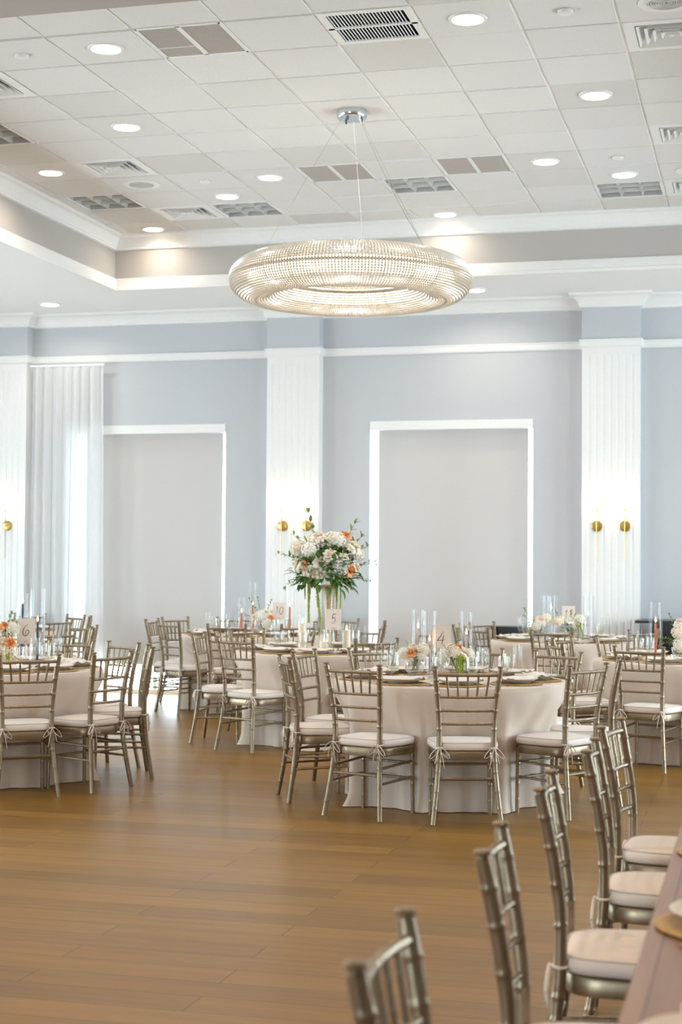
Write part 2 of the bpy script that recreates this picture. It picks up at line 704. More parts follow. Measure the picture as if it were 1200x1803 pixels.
rnd = random.Random(5)
tl, gr = MB(), MB()
i0, i1 = int(math.floor((TR_X0 - G0[0]) / GS)), int(math.ceil((TR_X1 - G0[0]) / GS))
j0, j1 = int(math.floor((TR_Y0 - G0[1]) / GS)), int(math.ceil((TR_Y1 - G0[1]) / GS))
for i in range(i0, i1):
    for j in range(j0, j1):
        if (i, j) in OPEN:
            continue
        g = 0.011
        x0, x1 = max(TR_X0, G0[0] + i * GS + g), min(TR_X1, G0[0] + (i + 1) * GS - g)
        y0, y1 = max(TR_Y0, G0[1] + j * GS + g), min(TR_Y1, G0[1] + (j + 1) * GS - g)
        if x1 - x0 < 0.02 or y1 - y0 < 0.02:
            continue
        dz = rnd.uniform(-0.003, 0.003)
        tilt = rnd.uniform(-0.004, 0.004)
        zz = Z_CEIL - 0.004 + dz
        o = len(tl.v)
        tl.box(x0, x1, y0, y1, zz, zz + 0.02)
        for q in range(o, o + 8):
            v = tl.v[q]
            tl.v[q] = (v[0], v[1], v[2] + tilt * (1 if v[1] > (y0 + y1) / 2 else -1))
structure(tl.build('ceiling', 'acoustic_tile', smooth=False))
for i in range(i0, i1 + 1):
    x = G0[0] + i * GS
    if TR_X0 < x < TR_X1:
        gr.box(x - 0.012, x + 0.012, TR_Y0, TR_Y1, Z_CEIL + 0.004, Z_CEIL + 0.03)
for j in range(j0, j1 + 1):
    y = G0[1] + j * GS
    if TR_Y0 < y < TR_Y1:
        gr.box(TR_X0, TR_X1, y - 0.012, y + 0.012, Z_CEIL + 0.005, Z_CEIL + 0.031)
structure(gr.build('ceiling_grid', 'white_trim', smooth=False))
structure(MB().box(TR_X0, TR_X1, TR_Y0, TR_Y1, 5.2, 5.3).build('ceiling_slab', 'duct_dark', smooth=False))


# crowns and trims
def crown(z_top, h, p):
    """crown profile from the ceiling out-most point down to the wall"""
    pr = [(p, z_top), (p, z_top - 0.018), (p * 0.92, z_top - 0.026)]
    for k in range(9):
        t = k / 8
        pr.append((p * (0.88 - 0.62 * (t ** 0.7)), z_top - 0.03 - (h - 0.075) * (t ** 1.25)))
    pr += [(p * 0.26, z_top - h + 0.038), (p * 0.2, z_top - h + 0.03), (p * 0.2, z_top - h + 0.008), (0.0, z_top - h)]
    return pr


tray = [(TR_X0 + t_, TR_Y0 + t_), (TR_X0 + t_, TR_Y1 - t_), (TR_X1 - t_, TR_Y1 - t_), (TR_X1 - t_, TR_Y0 + t_)]
structure(MB().sweep(crown(Z_CEIL + 0.002, 0.165, 0.115), tray, closed=True).build('trim_1', 'white_trim', angle=35))
structure(MB().sweep([(0.0, Z_SOF + 0.115), (0.012, Z_SOF + 0.115), (0.016, Z_SOF + 0.105), (0.016, Z_SOF + 0.028), (0.03, Z_SOF + 0.02), (0.03, Z_SOF - 0.012), (-0.01, Z_SOF - 0.012), (-0.01, Z_SOF)],
          tray).build('trim_2', 'white_trim', angle=30))

PIL = [-8.54, -5.03, -1.56, 1.92]
PW, PD = 0.60, 0.155
PF = WALL_Y - PD


def wall_path():
    """front outline of the far wall with its pilasters, travelling so that the room is on the right"""
    pts = [(XL, WALL_Y)]
    for px in PIL:
        pts += [(px - PW / 2, WALL_Y), (px - PW / 2, PF), (px + PW / 2, PF), (px + PW / 2, WALL_Y)]
    pts.append((XR, WALL_Y))
    return pts


structure(MB().sweep(crown(Z_SOF + 0.001, 0.15, 0.13), wall_path()).build('trim_3', 'white_trim', angle=35))
structure(MB().sweep([(0, 3.885), (0.03, 3.885), (0.03, 3.872), (0.022, 3.866), (0.022, 3.815), (0.012, 3.80), (0, 3.80)], wall_path()).build('trim_4', 'white_trim', angle=30))
base = MB()
segs = []
xs = [XL] + [v for px in PIL for v in (px - PW / 2, px + PW / 2)] + [XR]
for k in range(0, len(xs), 2):
    a, c = xs[k], xs[k + 1]
    cuts = [a] + [v for w_ in (W1, W2, W4) if a < w_[0] < c for v in w_] + [c]
    for q in range(0, len(cuts), 2):
        base.box(cuts[q], cuts[q + 1], WALL_Y - 0.02, WALL_Y, 0, 0.16)
structure(base.build('baseboard_far', 'white_trim', smooth=False))
structure(MB().box(XR - 0.02, XR, YB, WALL_Y - 0.02, 0, 0.16).build('baseboard_right', 'white_trim', smooth=False))
structure(MB().box(XL, XL + 0.02, YB, WALL_Y - 0.02, 0, 0.16).build('baseboard_left', 'white_trim', smooth=False))

# fluted pilasters: painted head, fluted white shaft
for k, px in enumerate(PIL):
    sh = MB()
    # front outline of the shaft with seven rounded flutes
    out = [(px - PW / 2, WALL_Y), (px - PW / 2, PF)]
    nf, pitch = 7, 0.0745
    for q in range(nf):
        cx = px + (q - 3) * pitch
        r = 0.017
        out.append((cx - r, PF))
        for t in range(1, 6):
            a = pi * t / 6
            out.append((cx - r * cos(a), PF + 0.007 * sin(a)))
        out.append((cx + r, PF))
    out += [(px + PW / 2, PF), (px + PW / 2, WALL_Y)]
    sh.sweep([(0, 0.0), (0, 3.72)], out)
    o = len(sh.v)
    sh.box(px - PW / 2, px + PW / 2, PF, WALL_Y, 3.72, 3.80)
    sh.box(px - PW / 2 - 0.015, px + PW / 2 + 0.015, PF - 0.018, WALL_Y, 0, 0.22)
    structure(sh.build('wall_pilaster_%d' % (k + 1), 'white_trim', smooth=True, angle=50))
    structure(MB().box(px - PW / 2, px + PW / 2, PF, WALL_Y, 3.80, Z_SOF).build('wall_pilaster_head_%d' % (k + 1), 'wall_paint', smooth=False))

# ------------------------------------------------------------------ roller shades and the sheer curtain
def roller_shade(a, c, label):
    t = thing('roller_shade', label, 'window shade', ((a + c) / 2, WALL_Y, 0))
    hw = (c - a) / 2
    mb = MB()
    mb.box(-hw, hw, -0.012, 0.11, 2.975, 3.072)
    mb.build('cassette', 'white_trim', t, smooth=False)
    fb = MB()
    n_, z0, z1, x0, x1 = 24, 0.37, 2.98, -hw + 0.075, hw - 0.062
    vs, fs = [], []
    for i in range(n_ + 1):
        for j in range(n_ + 1):
            u, v = i / n_, j / n_
            x, z = x0 + (x1 - x0) * u, z0 + (z1 - z0) * v
            y = 0.105 + 0.004 * sin(5 * u + 2.2 * v) * (1 - v) + 0.003 * sin(9 * u * (1 - v) + 1)
            vs.append((x, y, z))
    for i in range(n_):
        for j in range(n_):
            p = i * (n_ + 1) + j
            fs.append((p, p + n_ + 1, p + n_ + 2, p + 1))
    fb.add(vs, fs)
    fb.build('fabric', 'roller_fabric', t)
    bb = MB().box(x0, x1, 0.092, 0.116, z0 - 0.03, z0 + 0.004)
    bb.build('bottom_bar', 'white_trim', t, smooth=False)
    return t


roller_shade(*W1, 'white roller shade drawn down in the window half covered by the sheer curtain')
roller_shade(*W2, 'white roller shade drawn down in the window between the two full pilasters')
roller_shade(*W4, 'white roller shade drawn down in the window beyond the black bar')

t = thing('sheer_curtain', 'white pleated sheer curtain hanging from ceiling trim to floor beside the window', 'curtain', (-7.745, WALL_Y - 0.13, 0))
mb = MB()
nu, nv = 220, 14
x0, x1 = -0.435, 0.437
vs, fs = [], []
for i in range(nu + 1):
    u = i / nu
    for j in range(nv + 1):
        v = j / nv
        ph = u * 2 * pi * 7.5 + 0.9 * sin(3.1 * u * pi)
        amp = 0.034 * (0.75 + 0.35 * sin(7 * u + 1.0))
        spread = 1.0 + 0.05 * (1 - v)
        x = (x0 + (x1 - x0) * u) * spread + 0.012 * sin(ph * 2 + 1.0) + 0.02 * (1 - v) * sin(2.3 * u * pi)
        y = amp * sin(ph) + 0.010 * sin(2.7 * ph + 2 * v) * (1 - v)
        vs.append((x, y, 0.01 + 3.74 * v))
for i in range(nu):
    for j in range(nv):
        p = i * (nv + 1) + j
        fs.append((p, p + nv + 1, p + nv + 2, p + 1))
mb.add(vs, fs)
mb.build('drape', 'sheer_curtain', t, angle=80)
MB().box(-0.46, 0.46, -0.012, 0.012, 3.752, 3.775).build('track', 'white_trim', t, smooth=False)

# ------------------------------------------------------------------ wall sconces
BULBS = []


def sconce(x, label):
    t = thing('wall_sconce', label, 'wall lamp', (x, PF, 1.92), 0, 'brass wall sconces')
    d = MB()
    pr = [(0.0, 0.0), (0.056, 0.0), (0.058, 0.006), (0.056, 0.014), (0.046, 0.018), (0.0, 0.019)]
    d.lathe(pr, 32)
    d.v = [(a, -c, bb) for a, bb, c in d.v]
    d.build('backplate', 'brass', t)
    MB().tube([(0, -0.015, 0), (0, -0.055, 0)], 0.008, 10).build('arm', 'brass', t)
    MB().tube([(0, -0.055, -0.385), (0, -0.055, -0.2), (0, -0.055, 0.0), (0, -0.055, 0.165)], [0.0035, 0.0042, 0.0048, 0.0048], 8).build('rod', 'brass', t)
    so = MB().lathe([(0.0, 0.155), (0.014, 0.155), (0.016, 0.165), (0.014, 0.19), (0.0, 0.19)], 14, (0, -0.055, 0))
    so.build('socket', 'brass', t)
    bl = MB().lathe([(0.0, 0.19), (0.012, 0.192), (0.024, 0.212), (0.03, 0.235), (0.027, 0.258), (0.016, 0.278), (0.0, 0.286)], 16, (0, -0.055, 0))
    bl.build('bulb', 'bulb_glow', t)
    lamp('sconce_light', 'POINT', (0, -0.062, 0.21), 2.0, (1.0, 0.80, 0.58), 0.035, parent=t)
    return t


for x, lb in [(-8.70, 'brass rod wall sconce on the pilaster beyond the frame edge'), (-8.455, 'brass rod wall sconce on the pilaster beside the sheer curtain'),
              (-5.135, 'brass rod wall sconce on the pilaster behind the tall bouquet, nearer the curtained window'),
              (-4.86, 'brass rod wall sconce on the pilaster directly above the tall bouquet'),
              (-1.70, 'brass rod wall sconce on the pilaster by the black bar, nearer the window'),
              (-1.41, 'brass rod wall sconce on the pilaster by the black bar, farther from window')]:
    if x > -8.6:
        sconce(x, lb)

# ------------------------------------------------------------------ ceiling fixtures
WARM = (1.0, 0.86, 0.70)


def downlight(p, label, power=7, col=WARM):
    t = thing('recessed_downlight', label, 'ceiling light', p, 0, 'round recessed downlights')
    MB().lathe([(0.098, -0.010), (0.102, -0.016), (0.116, -0.016), (0.122, -0.010), (0.122, 0.004)], 32).build('trim_ring', 'white_trim', t)
    MB().lathe([(0.0, -0.013), (0.098, -0.013)], 32).build('lens', 'downlight_glow', t)
    lamp('downlight_beam', 'AREA', (0, 0, -0.03), power, col, 0.18, parent=t).data.spread = radians(150)
    return t


DL = {(-4, -1): 'round downlight beside the beige two-panel grille close to the tray edge', (0, -1): 'round downlight beside the dark slotted grille',
      (-5, 2): 'round downlight alone in mid ceiling, two tiles from the square louvered diffuser', (-7, 4): 'round downlight nearest the long sloping crown, beside a square diffuser',
      (-4, 5): 'round downlight in the row of the beige grilles, before the chandelier', (-5, 6): 'round downlight directly over the troffer beside a square diffuser',
      (-7, 8): 'round downlight tucked in the inner corner of the crown moulding', (1, 2): 'round downlight alone, two tiles past the slotted grille light',
      (0, 5): 'round downlight next to the beige grille on the side away from chandelier', (1, 6): 'round downlight directly over the troffer with a dark slot at its edge',
      (-2, 8): 'round downlight by the crown over the chandelier cable', (1, 8): 'round downlight by the crown past the edge troffer'}
for (i, j), lb in DL.items():
    if (i, j) != (1, 8):
        downlight(cellc(i, j), lb, 3 if j == 8 else 7)
downlight((-7.648, 16.222, Z_SOF), 'round downlight in the low soffit over the sheer curtain', 5)
downlight((-2.905, 16.334, Z_SOF), 'round downlight in the low soffit just past the chandelier ring', 5)
for x, y in [(-6.2, 5.6), (-3.0, 5.6), (0.2, 5.6), (-6.2, 2.6), (-3.0, 2.6), (0.2, 2.6)]:  # unseen downlights, added to warm the light on the foreground
    downlight((x, y, Z_SOF), 'unseen round downlight added in the low soffit over the wooden table end', 18, (1.0, 0.68, 0.38))


def troffer(i, j, label):
    c = cellc(i, j)
    t = thing('louvered_troffer', label, 'ceiling light', c, 0, 'square louvered troffers, unlit')
    h = GS / 2 - 0.015
    hs = MB()
    hs.box(-h, h, -h, h, 0.12, 0.13)
    for a in (-1, 1):
        hs.box(a * h - 0.004, a * h + 0.004, -h, h, 0.0, 0.12)
        hs.box(-h, h, a * h - 0.004, a * h + 0.004, 0.0, 0.12)
    hs.build('housing', 'louver_grey', t, smooth=False)
    fr = MB()
    for a in (-1, 1):
        fr.box(a * h - 0.012, a * h + 0.012, -h, h, -0.004, 0.004)
        fr.box(-h, h, a * h - 0.012, a * h + 0.012, -0.004, 0.004)
    fr.build('frame', 'white_trim', t, smooth=False)
    lv = MB()
    for q in range(1, 3):
        p = -h + 2 * h * q / 3
        # parabolic blades: wide at the top, narrow below
        for ax in (0, 1):
            a0, a1 = (0.006, 0.03)
            if ax == 0:
                vs = [(p - a0, -h, 0.004), (p + a0, -h, 0.004), (p + a1, -h, 0.09), (p - a1, -h, 0.09), (p - a0, h, 0.004), (p + a0, h, 0.004), (p + a1, h, 0.09), (p - a1, h, 0.09)]
            else:
                vs = [(-h, p - a0, 0.004), (-h, p + a0, 0.004), (-h, p + a1, 0.09), (-h, p - a1, 0.09), (h, p - a0, 0.004), (h, p + a0, 0.004), (h, p + a1, 0.09), (h, p - a1, 0.09)]
            lv.add(vs, [(0, 1, 5, 4), (1, 2, 6, 5), (3, 0, 4, 7), (0, 3, 2, 1), (4, 5, 6, 7)])
    lv.build('louver', 'louver_grey', t, smooth=False)
    # three lamp tubes above the louver
    for q in (-1, 0, 1):
        MB().tube([(q * 2 * h / 3, -h + 0.03, 0.105), (q * 2 * h / 3, h - 0.03, 0.105)], 0.013, 8).build('lamp_tube', 'white_trim', t)
    return t


for (i, j), lb in {(-7, 2): 'unlit louvered square troffer cut off by the frame edge', (-7, 6): 'unlit louvered square troffer next to the round speaker by the sloping crown',
                   (-5, 7): 'unlit louvered square troffer beside the chandelier cable, under the downlight', (-2, 6): 'unlit louvered square troffer crossed by the chandelier cable',
                   (1, 7): 'unlit louvered square troffer far from chandelier, by the square diffuser'}.items():
    troffer(i, j, lb)


def diffuser(i, j, label):
    t = thing('square_air_diffuser', label, 'air vent', cellc(i, j), 0, 'square concentric air diffusers')
    h = GS / 2 - 0.014
    fr = MB()
    for a in (-1, 1):
        fr.box(a * (h - 0.035) - 0.035, a * (h - 0.035) + 0.035, -h, h, -0.006, 0.004)
        fr.box(-h + 0.07, h - 0.07, a * (h - 0.035) - 0.035, a * (h - 0.035) + 0.035, -0.006, 0.004)
    fr.build('frame', 'white_trim', t, smooth=False)
    q = h - 0.07
    k = 0
    while q > 0.05:
        # a sloping square ring: open gap, then the cone flaring down and out
        o_, i_ = q - 0.006, q - 0.05
        z0, z1 = -0.012, 0.045
        vs = [(-o_, -o_, z0), (o_, -o_, z0), (o_, o_, z0), (-o_, o_, z0), (-i_, -i_, z1), (i_, -i_, z1), (i_, i_, z1), (-i_, i_, z1)]
        vs += [(a, bb, c - 0.0 + 0.004) for a, bb, c in vs]
        fs = [(0, 1, 5, 4), (1, 2, 6, 5), (2, 3, 7, 6), (3, 0, 4, 7), (8, 12, 13, 9), (9, 13, 14, 10), (10, 14, 15, 11), (11, 15, 12, 8), (0, 8, 9, 1), (1, 9, 10, 2), (2, 10, 11, 3), (3, 11, 8, 0)]
        MB().add(vs, fs).build('louver_ring', 'white_trim', t, smooth=False)
        q -= 0.05
        k += 1
    MB().box(-q + 0.004, q - 0.004, -q + 0.004, q - 0.004, -0.014, -0.008).build('centre_plate', 'white_trim', t, smooth=False)
    MB().box(-h, h, -h, h, 0.09, 0.1).build('duct', 'duct_dark', t, smooth=False)
    return t


for (i, j), lb in {(2, 0): 'square louvered air diffuser beneath the round ring-patterned speaker', (2, 4): 'square louvered air diffuser alone, cut by the frame edge, mid ceiling',
                   (2, 7): 'square louvered air diffuser beside the troffer with a dark slot', (-6, 0): 'square louvered air diffuser cut by the frame, under the smoke detector',
                   (-6, 4): 'square louvered air diffuser next to the small white speaker', (-6, 7): 'square louvered air diffuser between two unlit troffers'}.items():
    diffuser(i, j, lb)


def panel_grille(i, j, label, extra=False):
    t = thing('return_air_grille', label, 'air vent', cellc(i, j), 0, 'beige two-panel return grilles')
    h = GS / 2 - 0.014
    fr = MB()
    for a in (-1, 1):
        fr.box(a * h - 0.014, a * h + 0.014, -h - 0.012, h + 0.012, -0.006, 0.004)
        fr.box(-h, h, a * h - 0.014, a * h + 0.014, -0.006, 0.004)
    fr.box(-0.016, 0.016, -h, h, -0.006, 0.004)
    if extra:
        fr.box(-h, -0.016, -h * 0.0 + 0.1 - 0.005, 0.105, -0.006, 0.002)
    fr.build('frame', 'white_trim', t, smooth=False)
    for a in (-1, 1):
        pn = MB()
        xa, xb = (0.016, h - 0.014) if a > 0 else (-h + 0.014, -0.016)
        y = -h + 0.018
        while y < h - 0.02:
            pn.box(xa, xb, y, y + 0.011, -0.002, 0.012)
            y += 0.016
        pn.box(xa, xb, -h + 0.014, h - 0.014, 0.012, 0.016)
        pn.build('grille_panel', 'grille_beige', t, smooth=False)
    return t


panel_grille(-3, -1, 'beige two-panel return grille near the tray edge, one panel divided again', True)
panel_grille(-3, 5, 'beige two-panel return grille behind the chandelier canopy cables')
panel_grille(-1, 5, 'beige two-panel return grille next to the cable-crossed troffer')

t = thing('slotted_air_register', 'dark slotted air register with two rows of white blades', 'air vent', cellc(-1, -1))
h = GS / 2 - 0.014
fr = MB()
for a in (-1, 1):
    fr.box(a * (h - 0.014) - 0.026, a * (h - 0.014) + 0.026, -h - 0.013, h + 0.013, -0.006, 0.004)
    fr.box(-h, h, a * (h - 0.014) - 0.026, a * (h - 0.014) + 0.026, -0.007, 0.003)
fr.box(-h, h, -0.014, 0.014, -0.006, 0.004)
fr.build('frame', 'white_trim', t, smooth=False)
bl = MB()
x = -h + 0.05
while x < h - 0.05:
    bl.box(x, x + 0.005, -h + 0.04, h - 0.04, -0.003, 0.004)
    x += 0.022
bl.build('blades', 'white_trim', t, smooth=False)
MB().box(-h, h, -h, h, 0.12, 0.13).box(-h, -h + 0.004, -h, h, 0.004, 0.12).box(h - 0.004, h, -h, h, 0.004, 0.12).box(-h, h, -h, -h + 0.004, 0.004, 0.12).box(-h, h, h - 0.004, h, 0.004, 0.12).build('duct', 'duct_dark', t, smooth=False)


def speaker(i, j, label):
    t = thing('ceiling_speaker', label, 'speaker', cellc(i, j, Z_CEIL - 0.004), 0, 'round ceiling speakers')
    MB().lathe([(0.115, -0.006), (0.15, -0.012), (0.168, -0.006), (0.17, 0.0)], 36).build('bezel', 'white_trim', t)
    g = MB()
    for k in range(7):
        r = 0.012 + k * 0.015
        g.lathe([(r, -0.004), (r + 0.004, -0.009), (r + 0.009, -0.009), (r + 0.012, -0.004)], 32)
    g.build('grille', 'louver_grey', t)
    MB().lathe([(0.0, -0.002), (0.118, -0.002)], 32).build('backing', 'grille_beige', t)


speaker(-6, 5, 'round white ceiling speaker above the troffer by the sloping crown')
speaker(2, -1, 'round ring-patterned ceiling speaker cut by the frame top edge')
speaker(2, 6, 'round white ceiling speaker cut by the frame edge near the crown')


def detector(i, j, label):
    t = thing('smoke_detector', label, 'smoke detector', cellc(i, j, Z_CEIL - 0.004), 0, 'small ceiling sprinkler covers')
    MB().lathe([(0.0, -0.022), (0.042, -0.022), (0.047, -0.018), (0.048, -0.008), (0.048, 0.0)], 28).build('cap', 'white_trim', t)
    MB().lathe([(0.048, -0.004), (0.056, -0.003), (0.056, 0.0)], 28).build('base_ring', 'louver_grey', t)


detector(-5, -1, 'small round smoke detector by the downlight near the tray edge')
detector(1, -1, 'small round smoke detector between slotted grille downlight and ringed speaker')
detector(-5, 5, 'small round smoke detector between the white speaker and a downlight')
detector(1, 5, 'small round smoke detector one tile before a downlight, near the crown')

# ------------------------------------------------------------------ the crystal ring chandelier
CH = Vector((-3.014, 11.613, 0))
CZ, CR, CRX, CRZ = 3.645, 0.715, 0.195, 0.155
t = thing('ring_chandelier', 'large glowing crystal-beaded ring chandelier hung on thin cables', 'chandelier', (CH.x, CH.y, Z_CEIL))
dz = CZ - Z_CEIL
MB().lathe([(0.0, -0.062), (0.106, -0.062), (0.112, -0.056), (0.116, -0.03), (0.116, -0.004)], 40).build('canopy', 'chrome', t)
kn = MB()
for a in (20, 140, 260):
    kn.lathe([(0.0, -0.085), (0.008, -0.085), (0.009, -0.06)], 10, (0.075 * cos(radians(a)), 0.075 * sin(radians(a)), 0))
kn.build('canopy_screw', 'dark_metal', t)
for a in (205, 80, 318):
    a = radians(a) + YAW
    p0 = Vector((0.08 * cos(a), 0.08 * sin(a), -0.062))
    p1 = Vector((CR * cos(a), CR * sin(a), dz + CRZ * 0.95))
    MB().tube([p0, p1], 0.0018, 6).build('cable', 'cutlery_steel', t)
a = radians(318) + YAW
pts = []
for k in range(9):
    s_ = k / 8
    p = Vector((0.06 * cos(a + 0.3), 0.06 * sin(a + 0.3), -0.06)).lerp(Vector((CR * cos(a), CR * sin(a), dz + CRZ)), s_)
    p.z -= 0.05 * sin(pi * s_)
    pts.append(p)
MB().tube(pts, 0.0026, 6).build('power_cord', 'cutlery_steel', t)
bd = MB()
NU, NV = 240, 52
for i in range(NU):
    u = 2 * pi * i / NU
    for j in range(NV):
        v = 2 * pi * (j + 0.5) / NV
        rr = CR + CRX * cos(v)
        # crystals spread thinner on the inside of the ring
        c = Vector((rr * cos(u), rr * sin(u), dz + CRZ * sin(v)))
        s_ = 0.0134 * (rr / (CR + CRX)) ** 0.6
        eu = Vector((-sin(u), cos(u), 0))
        nv_ = Vector((cos(u) * cos(v), sin(u) * cos(v), sin(v)))
        tv = eu.cross(nv_)
        vs = [c + eu * s_, c - eu * s_, c + tv * s_, c - tv * s_, c + nv_ * s_ * 0.9, c - nv_ * s_ * 0.9]
        bd.add(vs, [(0, 2, 4), (2, 1, 4), (1, 3, 4), (3, 0, 4), (2, 0, 5), (1, 2, 5), (3, 1, 5), (0, 3, 5)])
o = bd.build('bead_shade', 'crystal', t, smooth=False)
o['kind'] = 'stuff'


def ring(r, z, rad, n=96, k=6):
    return MB().tube([(r * cos(2 * pi * q / n), r * sin(2 * pi * q / n), z) for q in range(n)], rad, k, closed=True)


ring(CR + CRX - 0.004, dz, 0.006).build('frame_ring', 'antique_gold', t)
ring(CR - CRX + 0.004, dz, 0.006).build('frame_ring', 'antique_gold', t)
ring(CR, dz + CRZ - 0.006, 0.006).build('frame_ring', 'antique_gold', t)
ring(CR, dz - CRZ + 0.006, 0.006).build('frame_ring', 'antique_gold', t)
fm = MB()
for q in range(24):
    u = 2 * pi * q / 24
    pts = [((CR + (CRX - 0.012) * cos(v)) * cos(u), (CR + (CRX - 0.012) * cos(v)) * sin(u), dz + (CRZ - 0.012) * sin(v)) for v in [2 * pi * w_ / 20 for w_ in range(20)]]
    fm.tube(pts, 0.0022, 5, closed=True)
fm.build('frame_hoops', 'antique_gold', t)
ring(CR, dz, 0.065, 96, 14).build('light_strip', 'led_strip', t)
# ------------------------------------------------------------------ chiavari chair
def lerp(a, c, s_):
    return a + (c - a) * s_


POST = [(0.0, 0.200, 0.000), (0.10, 0.188, 0.016), (0.20, 0.177, 0.032), (0.30, 0.168, 0.046), (0.42, 0.160, 0.056), (0.52, 0.159, 0.058), (0.60, 0.162, 0.054), (0.72, 0.171, 0.038), (0.82, 0.181, 0.020), (0.90, 0.190, 0.004)]


def post_at(z):
    for a, c in zip(POST, POST[1:]):
        if z <= c[0]:
            s_ = (z - a[0]) / (c[0] - a[0])
            return lerp(a[1], c[1], s_), lerp(a[2], c[2], s_)
    return POST[-1][1], POST[-1][2]


def bamboo(p0, p1, r, nodes, n=8, curve=None, ends=True):
    """turned bamboo rod: straight or bowed, with a raised ring at each node (0..1)"""
    p0, p1 = Vector(p0), Vector(p1)
    ts = {0.0: r, 1.0: r}
    for q in nodes:
        for d_, k_ in ((-0.04, 1.0), (-0.022, 1.0), (-0.007, 1.14), (0.007, 1.14), (0.022, 1.0), (0.04, 1.0)):
            ts[min(1, max(0, q + d_))] = r * k_
    if curve:
        for q in range(1, 8):
            ts.setdefault(q / 8, r)
    pts, rad = [], []
    for s_ in sorted(ts):
        p = p0.lerp(p1, s_)
        if curve:
            p = p + Vector(curve) * (4 * s_ * (1 - s_))
        pts.append(p)
        rad.append(ts[s_])
    return MB().tube(pts, rad, n)


CHAIR_PARTS = []   # (name, mesh, [(subname, mesh)])


